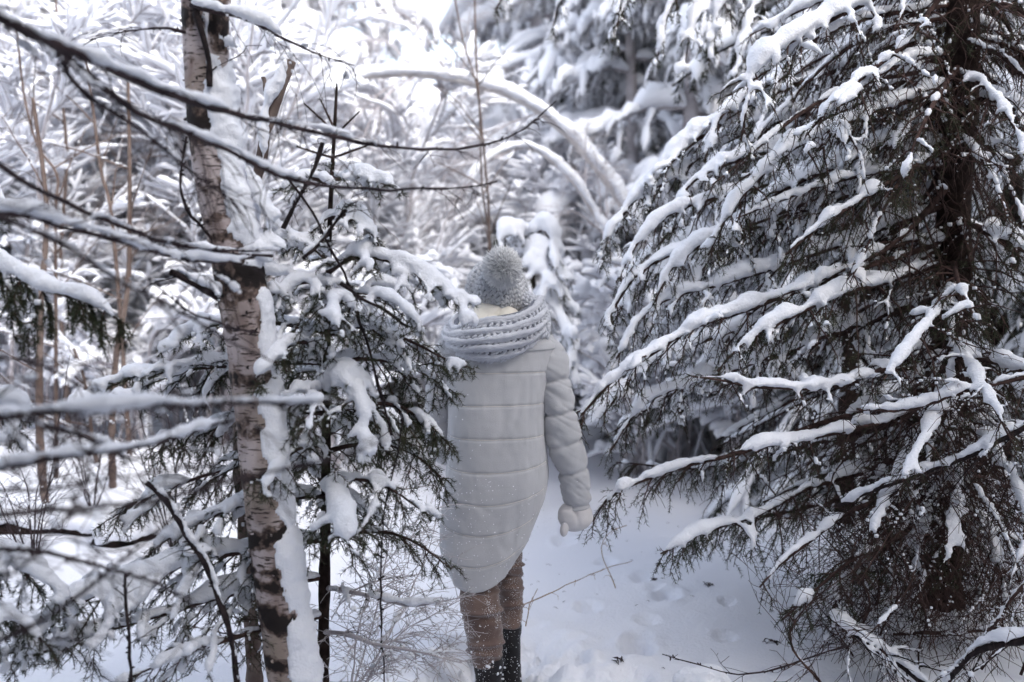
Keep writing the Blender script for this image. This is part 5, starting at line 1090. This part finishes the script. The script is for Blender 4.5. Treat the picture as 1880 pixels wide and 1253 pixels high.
    u = np.stack([np.sin(th)*np.cos(ph), np.sin(th)*np.sin(ph), np.cos(th)*np.ones(80)], -1)
    s = 1 + .06*fbm(u*2.2, 83, 3) + .045*np.cos(5*u[..., 0] + 2*u[..., 2] + .8)*(u[..., 2] > -.2) - .10*np.exp(-((u[..., 0] - .15 - .35*u[..., 2])/.10)**2)*np.exp(-((u[..., 1]+.75)/.5)**2)
    hc = np.array([U(899), YP-.03, Z(602)])
    gg = G(); gg.add((u*s[..., None])*np.array([.118, .105, .104]) + hc, ring_faces(1, 50, 80)); obj('hood', gg, M['hood_cloth'], jk)
    # ---- scarf: knitted rows laid on a sagging collar
    def knit(gout, path, width, sz, tilt, seed, rows_off=(0,)):
        """rows of paired loops along path (n,3); normal points outward"""
        r = np.random.default_rng(seed)
        L = np.linalg.norm(np.diff(path, axis=0), axis=1).sum(); m = max(6, int(L/(sz*.62)))
        q = spline(path, m*2)
        T = nrm(np.gradient(q, axis=0)); return q, T
    sc = np.array([U(910), YP+.005])
    gg, gi = G(), G(); r = np.random.default_rng(9)
    nrow = 8; fib = []
    def scarf_pt(aa, v):
        """aa angle, v 0 top..1 bottom -> position; bulging tube collar that sags at the back"""
        back = np.clip(-np.sin(aa), 0, 1)
        prof = np.sin(np.clip(v, 0, 1)*PI)**.7
        rx = .140 + .048*prof - .012*v; ry = .116 + .054*prof
        cx = sc[0] + .006*np.cos(aa)
        topz = Z(566) + .042*np.cos(aa)*.9 + .012*np.sin(3*aa+1) - .030*back*(1 - .5*np.cos(aa))
        botz = Z(630) - .058*back + .018*np.cos(aa)
        z = topz + (botz-topz)*v
        rx = rx + .006*np.sin(v*2*PI*5); ry = ry + .006*np.sin(v*2*PI*5)
        return np.stack([cx + rx*np.cos(aa), sc[1] + ry*np.sin(aa), z], -1)
    aa = np.linspace(0, 2*PI, 121)[:-1]
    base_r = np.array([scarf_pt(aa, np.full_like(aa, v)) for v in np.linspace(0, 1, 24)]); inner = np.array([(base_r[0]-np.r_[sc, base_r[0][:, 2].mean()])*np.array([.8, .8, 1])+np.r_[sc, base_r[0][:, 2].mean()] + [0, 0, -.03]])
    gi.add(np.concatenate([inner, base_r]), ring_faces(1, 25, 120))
    scf = obj('scarf', gi, M['scarf_wool_shade'], t)
    bands = 5
    ar = np.linspace(0, 2*PI, 131)
    for row in range(bands):                               # soft fat courses of wool
        v0 = (row + .42)/bands
        for sub_v, rad0 in ((-.024, .0098), (.024, .0098)):
            vv = v0 + sub_v + .014*np.sin(ar*4 + row*1.7) + .008*np.sin(ar*9 + row)
            pth = np.array([scarf_pt(np.array(a_), np.array(v_)) for a_, v_ in zip(ar, vv)])
            rd = rad0*(1 + .22*vn(np.stack([np.cos(ar)*9, np.sin(ar)*9, ar*0 + row*3 + sub_v*50], -1), 5) + .12*np.sin(ar*46 + row))
            tubes(gg, pth, rd, 8, .2, row)
            for p_, c_ in zip(pth[::2], np.gradient(pth, axis=0)[::2]):
                n_ = p_ - np.r_[sc, p_[2]]; n_ /= np.linalg.norm(n_); fib.append((p_ + n_*.010, n_))
        v = (row + .92)/bands                               # the row of open loops below each course
        if row == bands-1: v = .97
        ns = 50; off = r.uniform(0, 1)
        for i in range(ns):
            for half in (-1, 1):
                an = (i + off)/ns*2*PI + r.normal()*.008
                vv = v + half*.024 + .004*r.normal() + .014*math.sin(an*4 + row*1.7)
                p = scarf_pt(np.array(an), np.array(vv)); p2 = scarf_pt(np.array(an+.05), np.array(vv)); p3 = scarf_pt(np.array(an), np.array(vv+.02))
                tu = nrm(p2-p); tv = nrm(p3-p); nn = nrm(np.cross(tu, tv))
                if nn[:2] @ (p[:2]-sc) < 0: nn = -nn
                d = nrm(tu*.8 - tv*half*.6); b = nrm(np.cross(nn, d))
                ln = .0125*r.uniform(.85, 1.15); w1 = .0052*r.uniform(.85, 1.15)
                vx, q = ell(p + nn*.003, np.array([d*ln, b*w1, nn*.0065]), 8, 6)
                gg.add(vx, q); fib.append((p + nn*.006, nn))
    # fuzz
    fp = np.array([f[0] for f in fib]); fn = np.array([f[1] for f in fib]); rep = 10
    pp = np.repeat(fp, rep, 0) + r.normal(size=(len(fp)*rep, 3))*.008; nn = nrm(np.repeat(fn, rep, 0)*.8 + r.normal(size=pp.shape)*.6); sd_ = nrm(np.cross(nn, r.normal(size=pp.shape)))*.0006
    gg.add(np.stack([pp-sd_, pp+sd_, pp+nn*(.006+.008*r.random((len(pp), 1)))], 1), t=np.arange(len(pp)*3).reshape(-1, 3))
    obj('knit_stitches', gg, M['scarf_wool'], scf, 'stuff')
    # second loop of the scarf rising to the right of the neck
    gg2 = G(); path = np.array([S_(905, 556, YP+.06), S_(945, 549, YP+.04), S_(975, 562, YP+.0), S_(990, 590, YP-.02), S_(988, 618, YP-.03)])
    q = spline(path, 40); gi2 = G(); tubes(gi2, q, np.full(40, .034), 16); o2 = obj('fold', gi2, M['scarf_wool_shade'], scf)
    T, A, B = frames(q[None]); A, B = A[0], B[0]
    for i in range(40):
        for j in range(9):
            an = j/9*2*PI + .35*(i % 2); dd = A[i]*math.cos(an) + B[i]*math.sin(an); tt = T[0][i]; d = nrm(tt*.85 + np.cross(tt, dd)*(.5 if j % 2 else -.5)); b = np.cross(dd, d)
            vx, fq = ell(q[i] + dd*.036, np.array([d*.0125, b*.0075, dd*.008]), 7, 5); gg2.add(vx, fq)
    obj('knit_stitches', gg2, M['scarf_wool'], scf, 'stuff')
    # ---- hat: ribbed dome leaning back, with its pompom
    hc = np.array([U(911), YP+.03, Z(533)])
    tilt = .30
    rot = np.array([[1, 0, 0], [0, math.cos(tilt), math.sin(tilt)], [0, -math.sin(tilt), math.cos(tilt)]])
    ht_ax = np.array([.108, .112, .108])
    th = np.linspace(.02, 2.05, 36)[:, None]; ph = np.arange(64)/64*2*PI
    u = np.stack([np.sin(th)*np.cos(ph), np.sin(th)*np.sin(ph), np.cos(th)*np.ones(64)], -1)
    gi = G(); gi.add((u*ht_ax*.975) @ rot + hc, ring_faces(1, 36, 64)); hat = obj('hat', gi, M['hat_wool_shade'], t)
    gg = G(); r = np.random.default_rng(13); fp = []; fn = []
    for j in range(13):
        tj = .12 + j*.155
        cols = max(8, int(2*PI*math.sin(min(tj, PI/2))*.11/.022))
        for i in range(cols):
            for half in (-1, 1):
                an = (i + .24*half)/cols*2*PI; tt = tj + .02*r.normal()*.5
                rad_ = 1 + .05*math.cos(an*9) + .02*r.normal()*.4
                uu = np.array([math.sin(tt)*math.cos(an), math.sin(tt)*math.sin(an), math.cos(tt)])
                p = (uu*ht_ax*rad_) @ rot + hc; nn = nrm(uu/ht_ax) @ rot
                dt = nrm(np.array([math.cos(tt)*math.cos(an), math.cos(tt)*math.sin(an), -math.sin(tt)])) @ rot; dp = nrm(np.cross(nn, dt))
                d = nrm(dt*.85 + dp*half*.5); b = np.cross(nn, d)
                vx, q = ell(p, np.array([d*.0140, b*.0072, nn*.009]), 7, 5); gg.add(vx, q); fp.append(p + nn*.006); fn.append(nn)
    fp = np.array(fp); fn = np.array(fn); rep = 9
    pp = np.repeat(fp, rep, 0) + r.normal(size=(len(fp)*rep, 3))*.005; nn = nrm(np.repeat(fn, rep, 0)*.8 + r.normal(size=pp.shape)*.6); sd_ = nrm(np.cross(nn, r.normal(size=pp.shape)))*.0005
    gg.add(np.stack([pp-sd_, pp+sd_, pp+nn*(.005+.007*r.random((len(pp), 1)))], 1), t=np.arange(len(pp)*3).reshape(-1, 3))
    obj('knit_stitches', gg, M['hat_wool'], hat, 'stuff')
    pc = np.array([U(923), YP-.115, Z(492, YP-.115)]); gg = G()
    vx, q = ell(pc, np.eye(3)*.052, 24, 16); gg.add(vx, q)
    nst = 4200; dd = nrm(r.normal(size=(nst, 3))); ln = .066*(1 + .09*r.normal(size=(nst, 1))*.7); tip = pc + dd*ln*np.array([1.02, 1, 1.1]) + r.normal(size=(nst, 3))*.0035
    root = pc + dd*.045; s1 = nrm(np.cross(dd, r.normal(size=(nst, 3)))); s2 = np.cross(dd, s1)
    rr_ = .0016
    vv = []
    for cpos, rad_ in ((root, rr_*.9), (root*.4+tip*.6, rr_*1.15), (tip, rr_*.8)):
        vv.append(np.stack([cpos + s1*rad_, cpos + (-.5*s1 + .866*s2)*rad_, cpos + (-.5*s1 - .866*s2)*rad_], 1))
    vv = np.stack(vv, 1); gg.add(vv, ring_faces(nst, 3, 3))
    b_ = gg.n - nst*9; gg.t.append((np.arange(nst)*9)[:, None] + np.array([[6, 7, 8]]) + b_)
    obj('pompom', gg, M['pompom_wool'], hat)
    # ---- trousers
    gt = G()
    def leg(pts, hw, dep, seed, folds):
        c = np.array(pts, float); n = 120; K2 = 72; cc = spline(c, n); tt = np.linspace(0, 1, n)
        hx = np.interp(tt, np.linspace(0, 1, len(hw)), hw); a2 = np.arange(K2)/K2*2*PI
        ring = cc[:, None] + np.stack([np.cos(a2)[None]*hx[:, None], np.sin(a2)[None]*hx[:, None]*dep, np.zeros((n, K2))], -1)
        d = np.stack([np.cos(a2), np.sin(a2), 0*a2], -1)[None]
        w_ = .006*fbm(ring*np.array([10, 10, 14]), seed, 4)
        for f, ang, amp in folds: w_ = w_ + 1.7*amp*np.exp(-(((tt[:, None] - f) + .035*np.cos(a2[None] - ang))/.016)**2)*(.5 + .5*np.cos(a2[None] - ang))
        w_ = w_ + .010*np.abs(fbm(ring*np.array([7, 7, 26]), seed+1, 3)) + .004*fbm(ring*np.array([30, 30, 18]), seed+2, 3)
        ring = ring + d*w_[..., None]
        cb = cc[-1]; low = [(ring[-1]-cb)*s + cb + [0, 0, h] for s, h in ((.97, -.006), (.9, -.004), (.86, .02))]
        ring = np.concatenate([ring, np.array(low)]); gt.add(ring, ring_faces(1, len(ring), K2))
    Yl, Yr = YP-.08, YP+.14
    leg([S_(880, 960, YP), S_(881, 1030, YP-.03), S_(880, 1070, YP-.05), S_(882, 1115, Yl), S_(889, 1160, Yl), S_(894, 1216, Yl)], np.array([40, 36, 33.5, 37, 34.5, 26.5])*pk*.975, 1.05, 91, [(.62, -1.2, .010), (.66, -2.2, -.008), (.86, -1.4, .008), (.93, -2, .010), (.5, -1, .005)])
    leg([S_(932, 950, YP), S_(933, 1010, YP+.08), S_(935, 1050, YP+.12), S_(937, 1095, Yr), S_(937, 1125, Yr), S_(937, 1146, Yr-.01)], np.array([34, 26, 25, 24, 22.5, 19.5])*pk*1.03, 1.1, 95, [(.5, -1.0, .008), (.6, -1.8, -.008), (.85, -1.4, .008), (.7, -1.5, .006)])
    vx, q = ell(np.array([U(908), YP+.02, Z(975)]), np.diag([.092, .088, .105]), 40, 24); gt.add(vx, q)
    obj('trousers', gt, M['trouser_cloth'], t)
    # ---- boots: shaft, foot and sole in one surface each
    def boot(px0, y_top, Y, hw):
        top = S_(px0, y_top-10, Y); zb = gz(top[0], top[1]) - .012
        gg = G(); n = 26; K2 = 40; a2 = np.arange(K2)/K2*2*PI; zz = np.linspace(top[2], zb, n); rings = []
        for z in zz:
            f = (top[2]-z)/(top[2]-zb); toe = np.clip((f-.55)/.35, 0, 1)**1.5
            hx = hw*(1 + .05*np.sin(f*9) + .12*toe); fy = hw*(1.05 + 1.9*toe); by = hw*(1.05 + .12*toe)
            y = np.where(np.sin(a2) > 0, np.sin(a2)*fy, np.sin(a2)*by)
            rings.append(np.stack([top[0] + np.cos(a2)*hx, top[1] + y, np.full(K2, z)], -1))
        V_ = np.array(rings); dd = nrm(V_ - V_.mean(1, keepdims=True)); V_ = V_ + dd*(.006*fbm(V_*25, 97, 3))[..., None]
        cb = V_[-1].mean(0); V_ = np.concatenate([V_, ((V_[-1]-cb)*.5 + cb)[None], ((V_[-1]-cb)*.02 + cb)[None]])
        gg.add(V_, ring_faces(1, len(V_), K2)); b = obj('boot', gg, M['boot_leather'], t)
        gl = G()
        sole = np.array([(V_[n-1]-cb)*s + cb + [0, 0, h] for s, h in ((1.02, .022), (1.05, .018), (1.05, -.004), (.9, -.006), (.02, -.006))]); gl.add(sole, ring_faces(1, 5, K2)); obj('sole', gl, M['boot_leather'], b)
        gl = G()                                              # snow kicked onto the boot
        for _ in range(26):
            aa_ = r.uniform(-PI, 0); z = r.uniform(zb, zb+.16); p = np.array([top[0]+math.cos(aa_)*hw, top[1]+math.sin(aa_)*hw, z]); s = r.uniform(.003, .008)
            vx, q = ell(p, np.eye(3)*s*np.array([1.3, .7, .9]), 8, 6); gl.add(vx, q)
        snow_obj(gl, b, .005, 'snow_cover', .002, 2)
    boot(897, 1215, Yl, 26*pk); boot(937, 1148, Yr, 20.5*pk)
    # snow grains flying round the legs and left of the coat
    g = G(); 
    for i in range(1500):
        p = S_(r.normal(860, 70), r.uniform(880, 1250), YP + r.normal()*.25 - .15) if i < 900 else S_(r.normal(770, 40), r.normal(900, 90), YP - .35 + r.normal()*.15); s = r.uniform(.0006, .0022)
        vx = p + np.array([[1, 0, 0], [-1, 0, 0], [0, 1, 0], [0, -1, 0], [0, 0, 1], [0, 0, -1]])*s
        g.add(vx, t=[[0, 2, 4], [2, 1, 4], [1, 3, 4], [3, 0, 4], [2, 0, 5], [1, 2, 5], [3, 1, 5], [0, 3, 5]])
    o = obj('powder_snow', g, M['snow'], None, 'stuff'); tag(o, 'grains of powder snow drifting around the walking legs', 'snow')

background(); arches(); birch(); young_spruce(); right_spruce(); near_left_tree(); small_things(); foreground_right(); person()
bpy.context.view_layer.update()
bake_snow()
import collections
_c = collections.Counter()
for _m in {o.data for o in COL.objects if o.type == 'MESH'}: _c[_m.name.split('.')[0]] += len(_m.loops) - 2*len(_m.polygons)
print('TRIS', sum(_c.values()), _c.most_common(12))
